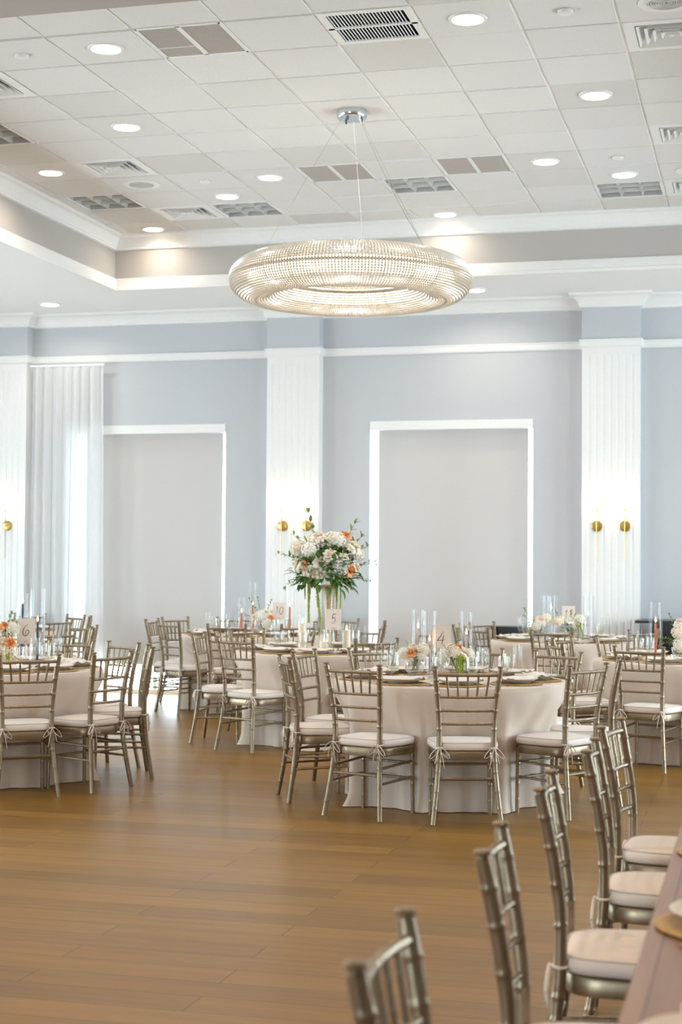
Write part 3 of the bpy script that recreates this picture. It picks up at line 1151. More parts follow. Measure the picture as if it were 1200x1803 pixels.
def chair_meshes():
    for s_ in (-1, 1):
        zs, rs = [], []
        nodes = [0.09, 0.19, 0.30, 0.36, 0.55, 0.66, 0.76, 0.84]
        z = 0.0
        ctrl = {0.0: 0.0135, 0.012: 0.0135, 0.9: 0.0150}
        for q in nodes:
            for d_, k_ in ((-0.016, 1), (-0.006, 1), (-0.002, 1.09), (0.002, 1.09), (0.006, 1), (0.016, 1)):
                ctrl[q + d_] = lerp(0.0135, 0.0158, min(1, q / 0.5)) * k_
        ctrl[0.885] = 0.0150
        for z in (0.25, 0.42, 0.48, 0.60, 0.70):
            ctrl.setdefault(z, 0.0157)
        pts, rad = [], []
        for z in sorted(ctrl):
            x, y = post_at(z)
            pts.append((s_ * x, y, z))
            rad.append(ctrl[z])
        x, y = post_at(0.9)
        for z, r in ((0.901, 0.0105), (0.906, 0.0105), (0.908, 0.0155), (0.914, 0.0172), (0.919, 0.014), (0.921, 0.006)):
            pts.append((s_ * x, y - 0.001, z))
            rad.append(r)
        CHAIR_PARTS.append(('back_post', MB().tube(pts, [q_ * 1.12 for q_ in rad], 12, sq=0.92).mesh('back_post', 'silver_paint'), []))
    for s_ in (-1, 1):
        pts, rad = [], []
        ctrl = {0.0: 0.0125, 0.01: 0.0125, 0.40: 0.0150}
        for q in (0.08, 0.18, 0.215, 0.30, 0.35):
            for d_, k_ in ((-0.016, 1), (-0.006, 1), (-0.002, 1.09), (0.002, 1.09), (0.006, 1), (0.016, 1)):
                ctrl[q + d_] = lerp(0.0125, 0.015, q / 0.4) * k_
        for z in sorted(ctrl):
            pts.append((s_ * lerp(0.176, 0.180, 1 - z / 0.42), lerp(0.400, 0.394, z / 0.42), z))
            rad.append(ctrl[z])
        CHAIR_PARTS.append(('leg', MB().tube(pts, rad, 12).mesh('leg', 'silver_paint'), []))
    # back rails: the head rail bows backwards
    for z, r, nn in ((0.868, 0.0102, (0.16, 0.33, 0.5, 0.67, 0.84)), (0.738, 0.0088, (0.18, 0.34, 0.5, 0.66, 0.82)), (0.658, 0.0088, (0.14, 0.32, 0.5, 0.68, 0.86)), (0.580, 0.0088, (0.14, 0.32, 0.5, 0.68, 0.86))):
        x, y = post_at(z)
        x -= 0.006
        CHAIR_PARTS.append(('back_rail', bamboo((-x, y, z), (x, y, z), r, nn, 8, (0, -0.020, 0)).mesh('back_rail', 'silver_paint'), []))
    for q in range(5):
        xa, xb = (q - 2) * 0.062, (q - 2) * 0.054
        ya = post_at(0.866)[1] - 0.020 * (1 - (xa / 0.18) ** 2)
        yb = post_at(0.74)[1] - 0.020 * (1 - (xb / 0.165) ** 2)
        CHAIR_PARTS.append(('spindle', bamboo((xb, yb, 0.738), (xa, ya, 0.866), 0.0066, (0.3, 0.68), 7).mesh('spindle', 'silver_paint'), []))
    # stretchers: two each side, two at the front, one behind
    for s_ in (-1, 1):
        for zf, zb in ((0.318, 0.300), (0.222, 0.210)):
            x, y = post_at(zb)
            CHAIR_PARTS.append(('stretcher', bamboo((s_ * x, y, zb), (s_ * 0.178, 0.397, zf), 0.0082, (0.2, 0.4, 0.6, 0.8), 7).mesh('stretcher', 'silver_paint'), []))
    for z in (0.305, 0.212):
        CHAIR_PARTS.append(('stretcher', bamboo((-0.178, 0.398, z), (0.178, 0.398, z), 0.0082, (0.25, 0.5, 0.75), 7).mesh('stretcher', 'silver_paint'), []))
    x, y = post_at(0.262)
    CHAIR_PARTS.append(('stretcher', bamboo((-x, y, 0.262), (x, y, 0.262), 0.0088, (0.08, 0.92), 7).mesh('stretcher', 'silver_paint'), []))

    # seat frame and cushion share a bulging trapezoid outline
    def outline(grow, n=48):
        pts = []
        for k in range(n):
            a = 2 * pi * k / n
            ca, sa = cos(a), sin(a)
            p = 5.0
            rx = (abs(ca) ** p + abs(sa) ** p) ** (-1 / p)
            u, v = rx * ca, rx * sa          # superellipse square, v = 1 front
            hw = lerp(0.176, 0.205, (v + 1) / 2) + grow
            y = lerp(0.062 - grow, 0.418 + grow, (v + 1) / 2) + 0.016 * (1 - u * u) * (1 if v > 0.5 else 0) * ((v - 0.5) / 0.5)
            xx = u * hw * (1 + 0.03 * (1 - v * v))
            pts.append((xx, y))
        return pts

    def slab(rings, n=48, top=True):
        mb = MB()
        vs, fs = [], []
        for g, z in rings:
            for x, y in outline(g, n):
                vs.append((x, y, z))
        k = len(rings)
        for i in range(k - 1):
            for j in range(n):
                j2 = (j + 1) % n
                fs.append((i * n + j, i * n + j2, (i + 1) * n + j2, (i + 1) * n + j))
        fs.append(tuple(range(n - 1, -1, -1)))
        fs.append(tuple((k - 1) * n + j for j in range(n)))
        return mb.add(vs, fs)
    CHAIR_PARTS.append(('seat_frame', slab([(-0.012, 0.366), (-0.003, 0.368), (-0.001, 0.378), (-0.001, 0.414), (-0.006, 0.421), (-0.03, 0.423)]).mesh('seat_frame', 'silver_paint', angle=50), []))
    cu = slab([(-0.010, 0.422), (0.001, 0.425), (0.006, 0.432), (0.008, 0.445), (0.006, 0.458), (0.0, 0.466), (-0.012, 0.4695), (-0.06, 0.4745), (-0.12, 0.477)])
    # piping round the upper edge
    pp = MB().tube([(x, y, 0.4665) for x, y in outline(0.0005, 48)], 0.0028, 6, closed=True).mesh('piping', 'piping_fabric')
    ties = []
    rr = random.Random(3)
    for s_ in (-1, 1):
        tb = MB()
        px, py = s_ * 0.160, 0.040
        # wrap round the post
        tb.tube([(s_ * 0.160 + 0.0185 * cos(a), 0.0575 + 0.0185 * sin(a), 0.440) for a in [2 * pi * q / 12 for q in range(12)]], 0.0042, 6, closed=True)
        tb.ball((px, py - 0.002, 0.440), 0.008, 8, 6)

        def ribbon(pts, wd=0.0055):
            tb.tube(pts, [wd * 0.8] + [wd] * (len(pts) - 2) + [wd * 0.7], 6, sq=0.45)
        for d_ in (-1, 1):
            lp = []
            for q in range(9):
                a = 2 * pi * q / 8
                lp.append((px + d_ * (0.030 - 0.030 * cos(a)), py - 0.010 - 0.008 * sin(a / 2), 0.440 - 0.016 + 0.016 * cos(a) - 0.018 * sin(a) - 0.022 * (1 - cos(a)) / 2))
            ribbon(lp, 0.0040)
            ln = 0.085 if d_ * s_ > 0 else 0.115
            ribbon([(px, py - 0.004, 0.438), (px + d_ * 0.008, py - 0.016, 0.422), (px + d_ * 0.018, py - 0.020, 0.438 - ln * 0.5), (px + d_ * 0.028, py - 0.018, 0.438 - ln)], 0.0050)
        ties.append(('tie', tb.mesh('tie', 'cushion_fabric')))
    CHAIR_PARTS.append(('cushion', cu.mesh('cushion', 'cushion_fabric', angle=60), [('piping', pp)] + ties))


chair_meshes()
CHAIR0 = [None]
CHAIR_LABELS = set()


def place_chair(x, y, face, label, group):
    """(x, y): under the middle of the head rail; face: world angle the sitter looks"""
    assert label not in CHAIR_LABELS, label
    CHAIR_LABELS.add(label)
    if CHAIR0[0] is None:
        t = thing('chiavari_chair', label, 'chair', (x, y, 0), face - pi / 2, group)
        for nm, me, subs in CHAIR_PARTS:
            o = link(nm, me, t)
            for sn, sm in subs:
                link(sn, sm, o)
        note_kids(t)
        CHAIR0[0] = t
        return t
    return copy_of(CHAIR0[0], label, (x, y, 0), face - pi / 2, group)


# ------------------------------------------------------------------ tables, their chairs and settings
HOURS = ['twelve', 'one', 'two', 'three', 'four', 'five', 'six', 'seven', 'eight', 'nine', 'ten', 'eleven']
TZ = 0.765


def clock(c, a):
    b_ = atan2(-c[1], -c[0])
    h_ = (6 - degrees_(a - b_) / 30) % 12
    return int(round(h_)) % 12


def degrees_(r):
    return (math.degrees(r) + 180) % 360 - 180


def ang_diff(a, c):
    return (a - c + pi) % (2 * pi) - pi


def tablecloth(chairs, seed):
    rr = random.Random(seed)
    NT = 180
    ks = [(rr.choice((7, 9, 11, 13)), rr.uniform(0, 6.28), 0.5), (rr.choice((17, 19, 21)), rr.uniform(0, 6.28), 0.45), (rr.choice((27, 31)), rr.uniform(0, 6.28), 0.25)]
    R0 = 0.752
    rings = [(0.0, TZ, 0), (0.35, TZ, 0), (0.62, TZ, 0), (0.735, TZ, 0), (R0 - 0.004, TZ - 0.002, 0), (R0 + 0.003, TZ - 0.010, 0)]
    tt = [0.05, 0.1, 0.17, 0.25, 0.33, 0.41, 0.5, 0.6, 0.7, 0.8, 0.88, 0.94, 0.98, 1.0]
    vs, fs = [(0, 0, TZ)], []
    rows = []
    for r, z, _ in rings[1:]:
        row = []
        for k in range(NT):
            a = 2 * pi * k / NT
            row.append(len(vs))
            vs.append((r * cos(a), r * sin(a), z))
        rows.append(row)
    for s_ in tt:
        row = []
        for k in range(NT):
            a = 2 * pi * k / NT
            fold = sum(w_ * sin(q * a + p + 0.5 * sin(3 * a)) for q, p, w_ in ks)
            dip = max([math.exp(-(ang_diff(a, ca) / radians(20)) ** 4) for ca, _d in chairs] or [0])
            push = max([_d * math.exp(-(ang_diff(a, ca) / radians(20)) ** 4) for ca, _d in chairs] or [0])
            sm = min(1, max(0, (s_ - 0.06) / 0.36))
            sm = sm * sm * (3 - 2 * sm)
            pool = max(0, (s_ - 0.86) / 0.14)
            r = R0 + 0.004 + 0.048 * s_ ** 0.8 * fold * (1 - 0.55 * dip) - push * sm + 0.012 * s_ * (1 - dip) + (1 - dip) * pool * pool * (0.028 + 0.035 * sin(23 * a + seed) * sin(5 * a + 1))
            z = TZ - 0.012 - (TZ - 0.016) * s_
            if pool > 0:
                z += 0.012 * pool * (0.5 + 0.5 * sin(29 * a + 2 * seed)) * (1 - pool)
            row.append(len(vs))
            vs.append((r * cos(a), r * sin(a), max(0.004, z)))
        rows.append(row)
    for k in range(NT):
        fs.append((0, rows[0][k], rows[0][(k + 1) % NT]))
    for a_, b_ in zip(rows, rows[1:]):
        for k in range(NT):
            k2 = (k + 1) % NT
            fs.append((a_[k], b_[k], b_[k2], a_[k2]))
    return MB().add(vs, fs)


# settings: one of each is built, then copied
def make_charger():
    mb = MB().lathe([(0.0, 0.0005), (0.150, 0.0005), (0.166, 0.002), (0.170, 0.005), (0.164, 0.008)] + [(0.150 - 0.0125 * k + (0.004 if q else 0), 0.0065 if q else 0.009) for k in range(11) for q in (0, 1)] + [(0.0, 0.008)], 48)
    return mb.mesh('woven_charger', 'woven_gold', angle=60)


def make_plate():
    return MB().lathe([(0.0, 0.0), (0.085, 0.0), (0.089, 0.004), (0.105, 0.012), (0.136, 0.026), (0.1385, 0.029), (0.136, 0.0305), (0.108, 0.0175), (0.090, 0.011), (0.0, 0.010)], 48).mesh('dinner_plate', 'stoneware', angle=60)


def make_napkin():
    mb = MB()
    nx, ny = 16, 12
    vs, fs = [], []
    for lay, sgn in ((0, -1), (1, 1)):
        for i in range(nx + 1):
            for j in range(ny + 1):
                u, v = i / nx * 2 - 1, j / ny * 2 - 1
                x = 0.145 * u * (1 + 0.06 * v)
                y = 0.072 * v + 0.012 * u
                edge = max(abs(u), abs(v))
                th = 0.014 * (1 - edge ** 6)
                z = 0.022 + 0.006 * sin(4 * u + 1) * sin(3 * v) + 0.010 * u * u + 0.006 * sin(7 * u * v + 2) + (th * 0.75 if lay else -th * 0.2)
                vs.append((x, y, z))
    W_ = ny + 1
    off = (nx + 1) * W_
    for i in range(nx):
        for j in range(ny):
            p = i * W_ + j
            fs.append((p, p + 1, p + W_ + 1, p + W_))
            fs.append((off + p, off + p + W_, off + p + W_ + 1, off + p + 1))
    for i in range(nx):
        for j in (0, ny):
            p = i * W_ + j
            q = (p, p + W_, off + p + W_, off + p)
            fs.append(q if j == 0 else q[::-1])
    for j in range(ny):
        for i in (0, nx):
            p = i * W_ + j
            q = (p + 1, p, off + p, off + p + 1)
            fs.append(q if i == 0 else q[::-1])
    return mb.add(vs, fs).mesh('folded_napkin', 'napkin_linen', angle=60)


def flatware(outline_pts, th):
    """flat shape drawn with (x, y) outline, thickness th with a slight arch along y"""
    n_ = len(outline_pts)
    vs = [(x, y, 0.001 + 0.004 * sin(pi * min(1, max(0, (y + 0.1) / 0.2)))) for x, y in outline_pts]
    vs += [(x, y, z + th) for (x, y, z) in vs]
    fs = [tuple(range(n_ - 1, -1, -1)), tuple(range(n_, 2 * n_))] + [(k, (k + 1) % n_, n_ + (k + 1) % n_, n_ + k) for k in range(n_)]
    return MB().add(vs, fs)


def make_fork():
    L = [(-0.006, -0.10), (-0.0045, -0.09), (-0.003, -0.03), (-0.003, 0.03), (-0.006, 0.042), (-0.011, 0.052), (-0.0115, 0.10), (-0.0095, 0.10), (-0.0085, 0.06), (-0.0055, 0.06), (-0.005, 0.10), (-0.003, 0.10), (-0.0015, 0.06)]
    pts = L + [(-x, y) for x, y in reversed(L)]
    return flatware(pts, 0.0022).mesh('dinner_fork', 'cutlery_steel', smooth=False)


def make_knife():
    pts = [(-0.006, -0.11), (0.006, -0.11), (0.0055, 0.0), (0.004, 0.008), (0.009, 0.02), (0.0095, 0.09), (0.004, 0.112), (-0.004, 0.115), (-0.0045, 0.0)]
    return flatware(pts, 0.0025).mesh('table_knife', 'cutlery_steel', smooth=False)


def make_goblet():
    pr = [(0.0, 0.0), (0.036, 0.0), (0.037, 0.003), (0.014, 0.008), (0.008, 0.014), (0.0065, 0.03), (0.010, 0.044), (0.007, 0.052), (0.014, 0.060), (0.030, 0.074), (0.036, 0.100), (0.0365, 0.13), (0.039, 0.162), (0.0375, 0.162), (0.0345, 0.13), (0.034, 0.10), (0.028, 0.078), (0.010, 0.066), (0.0, 0.064)]
    return MB().lathe(pr, 24, ribs=12, ribamp=0.018).mesh('water_goblet', 'cut_glass', angle=70)


def make_flute():
    pr = [(0.0, 0.0), (0.033, 0.0), (0.034, 0.002), (0.006, 0.008), (0.0042, 0.02), (0.0042, 0.075), (0.007, 0.082), (0.018, 0.10), (0.0255, 0.13), (0.027, 0.17), (0.0235, 0.225), (0.0222, 0.225), (0.0255, 0.17), (0.024, 0.13), (0.015, 0.102), (0.0, 0.09)]
    return MB().lathe(pr, 24).mesh('champagne_flute', 'clear_glass', angle=70)


SET = {'woven_charger': make_charger(), 'dinner_plate': make_plate(), 'folded_napkin': make_napkin(), 'dinner_fork': make_fork(),
       'table_knife': make_knife(), 'water_goblet': make_goblet(), 'champagne_flute': make_flute()}
WORDS = {'woven_charger': ('woven gold placemat', 'placemat'), 'dinner_plate': ('grey stoneware plate', 'plate'), 'folded_napkin': ('folded ivory napkin', 'napkin'),
         'dinner_fork': ('steel fork beside the plate', 'fork'), 'table_knife': ('steel knife beside the plate', 'knife'), 'water_goblet': ('ribbed water goblet', 'glass'), 'champagne_flute': ('slim champagne flute', 'glass')}


def put(kind, p, rz, where, group):
    o = link(kind, SET[kind], None, p)
    o.rotation_euler = (0, 0, rz)
    return tag(o, '%s %s' % (WORDS[kind][0], where), WORDS[kind][1], group)


def setting(c, a, name, z, rr, glasses=True, cutlery=True):
    """one place setting at world angle a on the round table with centre c"""
    u = Vector((cos(a), sin(a), 0))
    v = Vector((-sin(a), cos(a), 0))
    p = Vector((c[0], c[1], z)) + u * 0.555
    rz = a + pi / 2
    put('woven_charger', p, rz, name, 'woven gold placemats')
    put('dinner_plate', p + Vector((0, 0, 0.0095)), rz, name, 'stoneware plates')
    put('folded_napkin', p + Vector((0, 0, 0.0098)) + u * 0.01, rz + rr.uniform(-0.25, 0.25), name, 'folded napkins')
    if cutlery:
        put('dinner_fork', p - v * 0.192, rz + pi, name, 'forks')
        put('table_knife', p + v * 0.192, rz + pi, name, 'knives')
    if glasses:
        put('water_goblet', p - u * 0.175 + v * (0.10 + rr.uniform(-0.01, 0.01)), rr.uniform(0, 1), name, 'water goblets')
        put('champagne_flute', p - u * 0.13 + v * (0.185 + rr.uniform(-0.01, 0.01)), 0, name, 'champagne flutes')


CHAIR_RHO = 1.09


def banquet_table(c, angles, where, seed, settings, view='x', rho=None, extra=()):
    """where: how the table is told from the others; angles: chairs (degrees)"""
    t = thing('banquet_table', 'round banquet table under floor-length ivory linen, ' + where[0], 'table', (c[0], c[1], 0), 0, 'round linen-covered banquet tables')
    spots = []
    for a in angles:
        if isinstance(a, tuple):            # measured spot: x, y and the way the chair faces
            x, y, fdeg = a
            spots.append((x, y, radians(fdeg), atan2(y - c[1], x - c[0])))
        else:
            ar = radians(a)
            spots.append((c[0] + CHAIR_RHO * cos(ar), c[1] + CHAIR_RHO * sin(ar), ar + pi, ar))
    dips = [(sp_[3], min(0.26, max(0.02, 1.225 - hypot(sp_[0] - c[0], sp_[1] - c[1])))) for sp_ in spots]
    tablecloth(dips, seed).build('tablecloth', 'table_linen', t, angle=80)
    MB().lathe([(0.0, 0.728), (0.742, 0.728), (0.745, 0.74), (0.742, 0.760), (0.0, 0.760)], 48).build('tabletop', 'walnut_top', t)
    MB().lathe([(0.0, 0.0), (0.30, 0.0), (0.30, 0.03), (0.06, 0.06), (0.05, 0.7), (0.2, 0.728)], 24).build('pedestal', 'dark_metal', t)
    rr = random.Random(seed)
    for x, y, fc, ar in spots:
        fc += rr.uniform(-0.03, 0.03)
        toward = cos(ang_diff(fc, atan2(-y, -x)))
        look = 'facing the camera' if toward > 0.72 else ('seen from behind' if toward < -0.72 else ('turned sideways' if abs(toward) < 0.35 else 'seen at an angle'))
        hr = HOURS[clock(c, ar)]
        place_chair(x, y, fc, 'silver chair %s at %s o\'clock of the %s' % (look, hr, where[1]), 'silver bamboo-style chairs round the tables')
    for a in settings:
        ar = radians(a)
        setting(c, ar, "at %s o'clock of the %s" % (HOURS[clock(c, ar)], where[1]), TZ + 0.0008, rr)
    return t


T4, T5, T6, T10 = (-1.98, 10.25), (-3.65, 13.2), (-5.22, 10.25), (-5.15, 15.85)
T18, TRR, T7, T8 = (-1.90, 15.85), (-0.58, 13.0), (-6.85, 13.05), (-8.10, 15.74)

A4 = [(-2.99, 9.88, 27), (-3.06, 10.57, -7), 249, 286.5, 331, 6, (-1.385, 11.14, -117), 91, 131]
A5 = [(-4.66, 12.87, 4), 245, (-3.0, 12.46, 132), 145, 45, 87]
A6 = [308.5, 342, 26, 57, 85]
A10 = [183, (-5.79, 15.09, 55), 275, 313, (-3.80, 16.15, -166), (-4.38, 16.86, -128), 76, 118, (-6.22, 16.43, -26)]
A18 = [270, 226, 149, 182, 318]
AR = [253, (-1.585, 12.47, 25), 164, 127]
A7 = [338, (-5.90, 13.50, -155), (-6.24, 14.06, -116)]
A8 = [338, 300, 55, 22, 92]
S4, S5, S6 = [200, 160, 249, 287, 329, 6, 53, 90, 130], [197, 245, 313, 145, 45, 87, 280], [307, 342, 26, 57, 85, 270]
S10, S18, SR = [183, 229, 275, 313, 346, 18, 52, 80, 118, 150], [274, 226, 149, 183, 318, 20, 60, 100], [253, 208, 164, 127, 75, 30, 290]
S7, S8 = [338, 25, 66], [338, 300, 55, 18, 95]
banquet_table(T4, A4, ('marked with card four', 'table marked four'), 11, S4)
banquet_table(T5, A5, ('carrying the tall trumpet-vase bouquet', 'tall-bouquet table'), 12, S5)
banquet_table(T6, A6, ('marked with card six', 'table marked six'), 13, S6)
banquet_table(T10, A10, ('before the wall between window and pilaster, marked ten', 'table marked ten'), 14, S10)
banquet_table(T18, A18, ('set with lilac tapers before the far window', 'lilac-taper table'), 15, S18)
banquet_table(TRR, AR, ('cut by the frame edge before the black bar', 'table before the black bar'), 16, SR)
banquet_table(T7, A7, ('mostly hidden behind the table marked six', 'table hidden behind six'), 17, S7)
banquet_table(T8, A8, ('half hidden, close to the sheer curtain', 'table beside the sheer curtain'), 18, S8)


# ------------------------------------------------------------------ number cards
def stroke(pts, wd):
    """a flat pen stroke in the XZ plane with swelling width"""
    P = []
    n_ = len(pts)
    for i in range(n_ - 1):
        p0, p1, p2, p3 = pts[max(0, i - 1)], pts[i], pts[i + 1], pts[min(n_ - 1, i + 2)]
        for q in range(6):
            s_ = q / 6
            P.append(tuple(0.5 * (2 * p1[k] + (p2[k] - p0[k]) * s_ + (2 * p0[k] - 5 * p1[k] + 4 * p2[k] - p3[k]) * s_ ** 2 + (3 * p1[k] - p0[k] - 3 * p2[k] + p3[k]) * s_ ** 3) for k in (0, 1)))
    P.append(pts[-1])
    k = len(P)
    return [(x, 0, z) for x, z in P], [wd * (0.45 + 0.75 * sin(pi * (i / (k - 1)) ** 0.8)) for i in range(k)]


DIGITS = {
    '4': [[(0.012, 0.045), (-0.004, 0.015), (-0.024, -0.012), (-0.022, -0.015), (0.004, -0.013), (0.024, -0.012)], [(0.016, 0.022), (0.010, -0.008), (0.002, -0.040)]],
    '5': [[(0.014, 0.042), (0.004, 0.040), (-0.004, 0.040), (-0.007, 0.024), (-0.010, 0.006), (0.004, 0.012), (0.014, 0.002), (0.010, -0.022), (-0.006, -0.036), (-0.020, -0.030)], [(-0.004, 0.040), (0.01, 0.043), (0.022, 0.044)]],
    '6': [[(0.010, 0.045), (-0.010, 0.028), (-0.022, 0.0), (-0.022, -0.026), (-0.008, -0.036), (0.012, -0.024), (0.018, -0.004), (0.008, 0.004), (-0.004, -0.010), (-0.006, -0.030)]],
    '1': [[(-0.012, 0.026), (-0.002, 0.034), (0.004, 0.042), (0.000, 0.010), (-0.006, -0.036)]],
    '0': [[(0.004, 0.040), (-0.012, 0.022), (-0.018, -0.012), (-0.008, -0.036), (0.008, -0.028), (0.018, 0.0), (0.016, 0.030), (0.004, 0.040), (-0.004, 0.034)]],
    '8': [[(0.012, 0.034), (0.0, 0.042), (-0.010, 0.028), (0.0, 0.008), (0.010, -0.014), (0.002, -0.036), (-0.014, -0.028), (-0.010, -0.008), (0.004, 0.010), (0.014, 0.028), (0.012, 0.034)]],
}


def number_card(p, txt, label, rz, h=0.178, w_=0.127, stem=0.165, scale=1.0):
    t = thing('table_number_card', label, 'table number', p, rz, 'table number cards on wire stands')
    MB().box(-w_ / 2, w_ / 2, -0.001, 0.001, stem, stem + h).build('card', 'card_paper', t, smooth=False)
    mb = MB()
    for k, d in enumerate(txt):
        ox = (k - (len(txt) - 1) / 2) * 0.040
        for st in DIGITS[d]:
            P, rad = stroke([(x + ox, z) for x, z in st], 0.0023)
            o = len(mb.v)
            mb.tube(P, rad, 6)
            mb.v[o:] = [(x * scale, -0.0016 + y * 0.3, stem + h * 0.52 + z * scale) for x, y, z in mb.v[o:]]
    mb.build('numeral', 'ink', t)
    hd = MB()
    hd.lathe([(0.0, 0.0), (0.032, 0.0), (0.033, 0.004), (0.012, 0.010), (0.0, 0.011)], 24)
    hd.tube([(0, 0, 0.008), (0, 0, stem - 0.004)], 0.0028, 8)
    hd.tube([(0.013 * sin(2 * pi * q / 14 * 1.0), -0.004 - 0.0006 * q, stem + 0.008 - 0.013 * cos(2 * pi * q / 14)) for q in range(15)], 0.0016, 6)
    hd.build('wire_stand', 'chrome', t)
    return t


FACE = YAW
number_card((-2.07, 10.42, TZ), '4', 'ivory card with a handwritten 4 on a wire stand, mauve tapers around it', FACE - 0.05)
number_card((-3.52, 13.06, TZ), '5', 'ivory card with a handwritten 5 before the tall trumpet vase', FACE - 0.02, h=0.176, stem=0.185)
number_card((-5.035, 10.36, TZ), '6', 'ivory card with a handwritten 6 beside navy tapers', FACE + 0.28)
number_card((-4.82, 15.74, TZ), '10', 'ivory card with a handwritten 10 beside orange tapers before the pilaster', FACE - 0.05, stem=0.165)
number_card((-1.875, 15.86, TZ), '11', 'ivory card with faint handwritten 11 among lilac tapers', FACE, stem=0.165)


# ------------------------------------------------------------------ candles
FLAME = MB().lathe([(0.0, 0.0), (0.0035, 0.002), (0.0062, 0.009), (0.0052, 0.019), (0.0024, 0.030), (0.0, 0.038)], 12).mesh('flame', 'flame')
WICK = MB().tube([(0, 0, 0), (0.0004, 0, 0.005), (0.001, 0, 0.010)], 0.0008, 5).mesh('wick', 'wick')
CUPH = MB().lathe([(0.0, 0.0), (0.024, 0.0), (0.026, 0.003), (0.024, 0.008), (0.015, 0.014), (0.0125, 0.03), (0.015, 0.034), (0.0115, 0.034), (0.0105, 0.018), (0.0, 0.016)], 20).mesh('candle_holder', 'cut_glass', angle=60)


def taper(p, h, wax, label, group):
    t = thing('taper_candle', label, 'candle', p, 0, group)
    link('candle_holder', CUPH, t)
    MB().lathe([(0.0, 0.017), (0.0098, 0.017), (0.0100, 0.03), (0.0092, h * 0.6), (0.0078, h - 0.012), (0.005, h - 0.003), (0.0, h)], 14).build('wax', wax, t)
    link('wick', WICK, t, (0, 0, h - 0.001))
    link('flame', FLAME, t, (0.0008, 0, h + 0.006))
    return t


def hurricane(p, r, h, label, group='tall clear glass cylinders round candles'):
    pr = [(0.0, 0.0), (r, 0.0), (r, 0.004), (r, h), (r - 0.0008, h + 0.001), (r - 0.003, h), (r - 0.003, 0.007), (0.0, 0.007)]
    o = MB().lathe(pr, 40).build('glass_hurricane', 'clear_glass', None, angle=50, loc=p)
    return tag(o, label, 'glass cylinder', group)


def taper_set(spots, wax, color, where, grp):
    """spots: (x, y, candle height, cylinder height or None, radius, words)"""
    for x, y, ch, gh, r, wd in spots:
        taper((x, y, TZ + (0.008 if gh else 0.0006)), ch, wax, '%s taper candle %s' % (color, wd), grp)
        if gh:
            hurricane((x, y, TZ + 0.0006), r, gh, 'glass cylinder round the %s taper %s' % (color, wd))


taper_set([(-2.27, 10.62, 0.30, 0.44, 0.045, 'behind the footed bowl on the table marked four'), (-2.137, 10.36, 0.225, 0.435, 0.047, 'just before card four'),
           (-1.95, 10.68, 0.26, 0.43, 0.046, 'past the flowers beyond card four')], 'wax_mauve', 'mauve', '', 'mauve tapers')
taper_set([(-5.31, 10.86, 0.425, 0.505, 0.040, 'behind the flowers on the table marked six'), (-5.045, 10.56, 0.305, 0.55, 0.055, 'touching the edge of card six')], 'wax_navy', 'navy', '', 'navy tapers')
taper_set([(-5.18, 15.60, 0.225, 0.40, 0.052, 'in front of the flowers on the table marked ten'), (-5.19, 16.0, 0.285, 0.545, 0.052, 'behind the flowers on the table marked ten'),
           (-4.735, 15.83, 0.29, 0.545, 0.050, 'past card ten before the pilaster')], 'wax_orange', 'orange', '', 'orange tapers')
taper_set([(-2.06, 15.66, 0.22, 0.44, 0.066, 'nearest the window on the lilac-taper table'), (-2.08, 16.12, 0.29, 0.44, 0.06, 'behind the pale flowers on the lilac-taper table'),
           (-1.68, 15.85, 0.245, 0.44, 0.055, 'before the fluted pilaster on the lilac-taper table')], 'wax_lilac', 'lilac', '', 'lilac tapers')
taper_set([(-0.84, 12.92, 0.285, 0.455, 0.053, 'on the table before the black bar')], 'wax_orange', 'orange', '', 'orange tapers')


def pillar_candle(p, r, h, gr, gh, label):
    t = thing('pillar_candle', label, 'candle', (p[0], p[1], p[2] + 0.0076), 0, 'ivory pillar candles')
    MB().lathe([(0.0, 0.0), (r, 0.0), (r, h - 0.004), (r - 0.004, h), (r * 0.5, h - 0.004), (0.0, h - 0.008)], 28).build('wax', 'wax_ivory', t)
    link('wick', WICK, t, (0, 0, h - 0.009))
    link('flame', FLAME, t, (0.0008, 0, h - 0.002))
    hurricane(p, gr, gh, 'glass cup round the ' + label.split(' burning')[0] + ' ' + label.split(' burning ')[1])


pillar_candle((-3.775, 13.0, TZ + 0.0006), 0.034, 0.235, 0.045, 0.31, 'tall ivory pillar candle burning on the tall-bouquet table by its placemats')
pillar_candle((-3.54, 12.84, TZ + 0.0006), 0.038, 0.09, 0.050, 0.165, 'short ivory pillar candle burning before the trumpet vase foot')
pillar_candle((-3.50, 13.42, TZ + 0.0006), 0.036, 0.165, 0.046, 0.235, 'middle-height ivory pillar candle burning behind card five')


def votive(p, label):
    t = thing('votive_candle', label, 'candle', p, 0, 'small glass votives')
    MB().lathe([(0.0, 0.0), (0.026, 0.0), (0.030, 0.05), (0.0285, 0.05), (0.025, 0.006), (0.0, 0.006)], 20).build('glass_cup', 'cut_glass', t, angle=60)
    MB().lathe([(0.0, 0.007), (0.0235, 0.007), (0.0245, 0.024), (0.0, 0.022)], 20).build('wax', 'wax_ivory', t)
    link('flame', FLAME, t, (0, 0, 0.024))


votive((-2.42, 10.12, TZ + 0.0006), 'small glass votive glowing beside a water goblet on the table marked four')
votive((-4.97, 10.12, TZ + 0.0006), 'small glass votive glowing in front of card six')
votive((-4.92, 15.45, TZ + 0.0006), 'small glass votive glowing beneath card ten')
votive((-0.70, 12.66, TZ + 0.0006), 'small glass votive glowing on the table before the black bar')
votive((-1.80, 15.48, TZ + 0.0006), 'small glass votive glowing on the lilac-taper table')


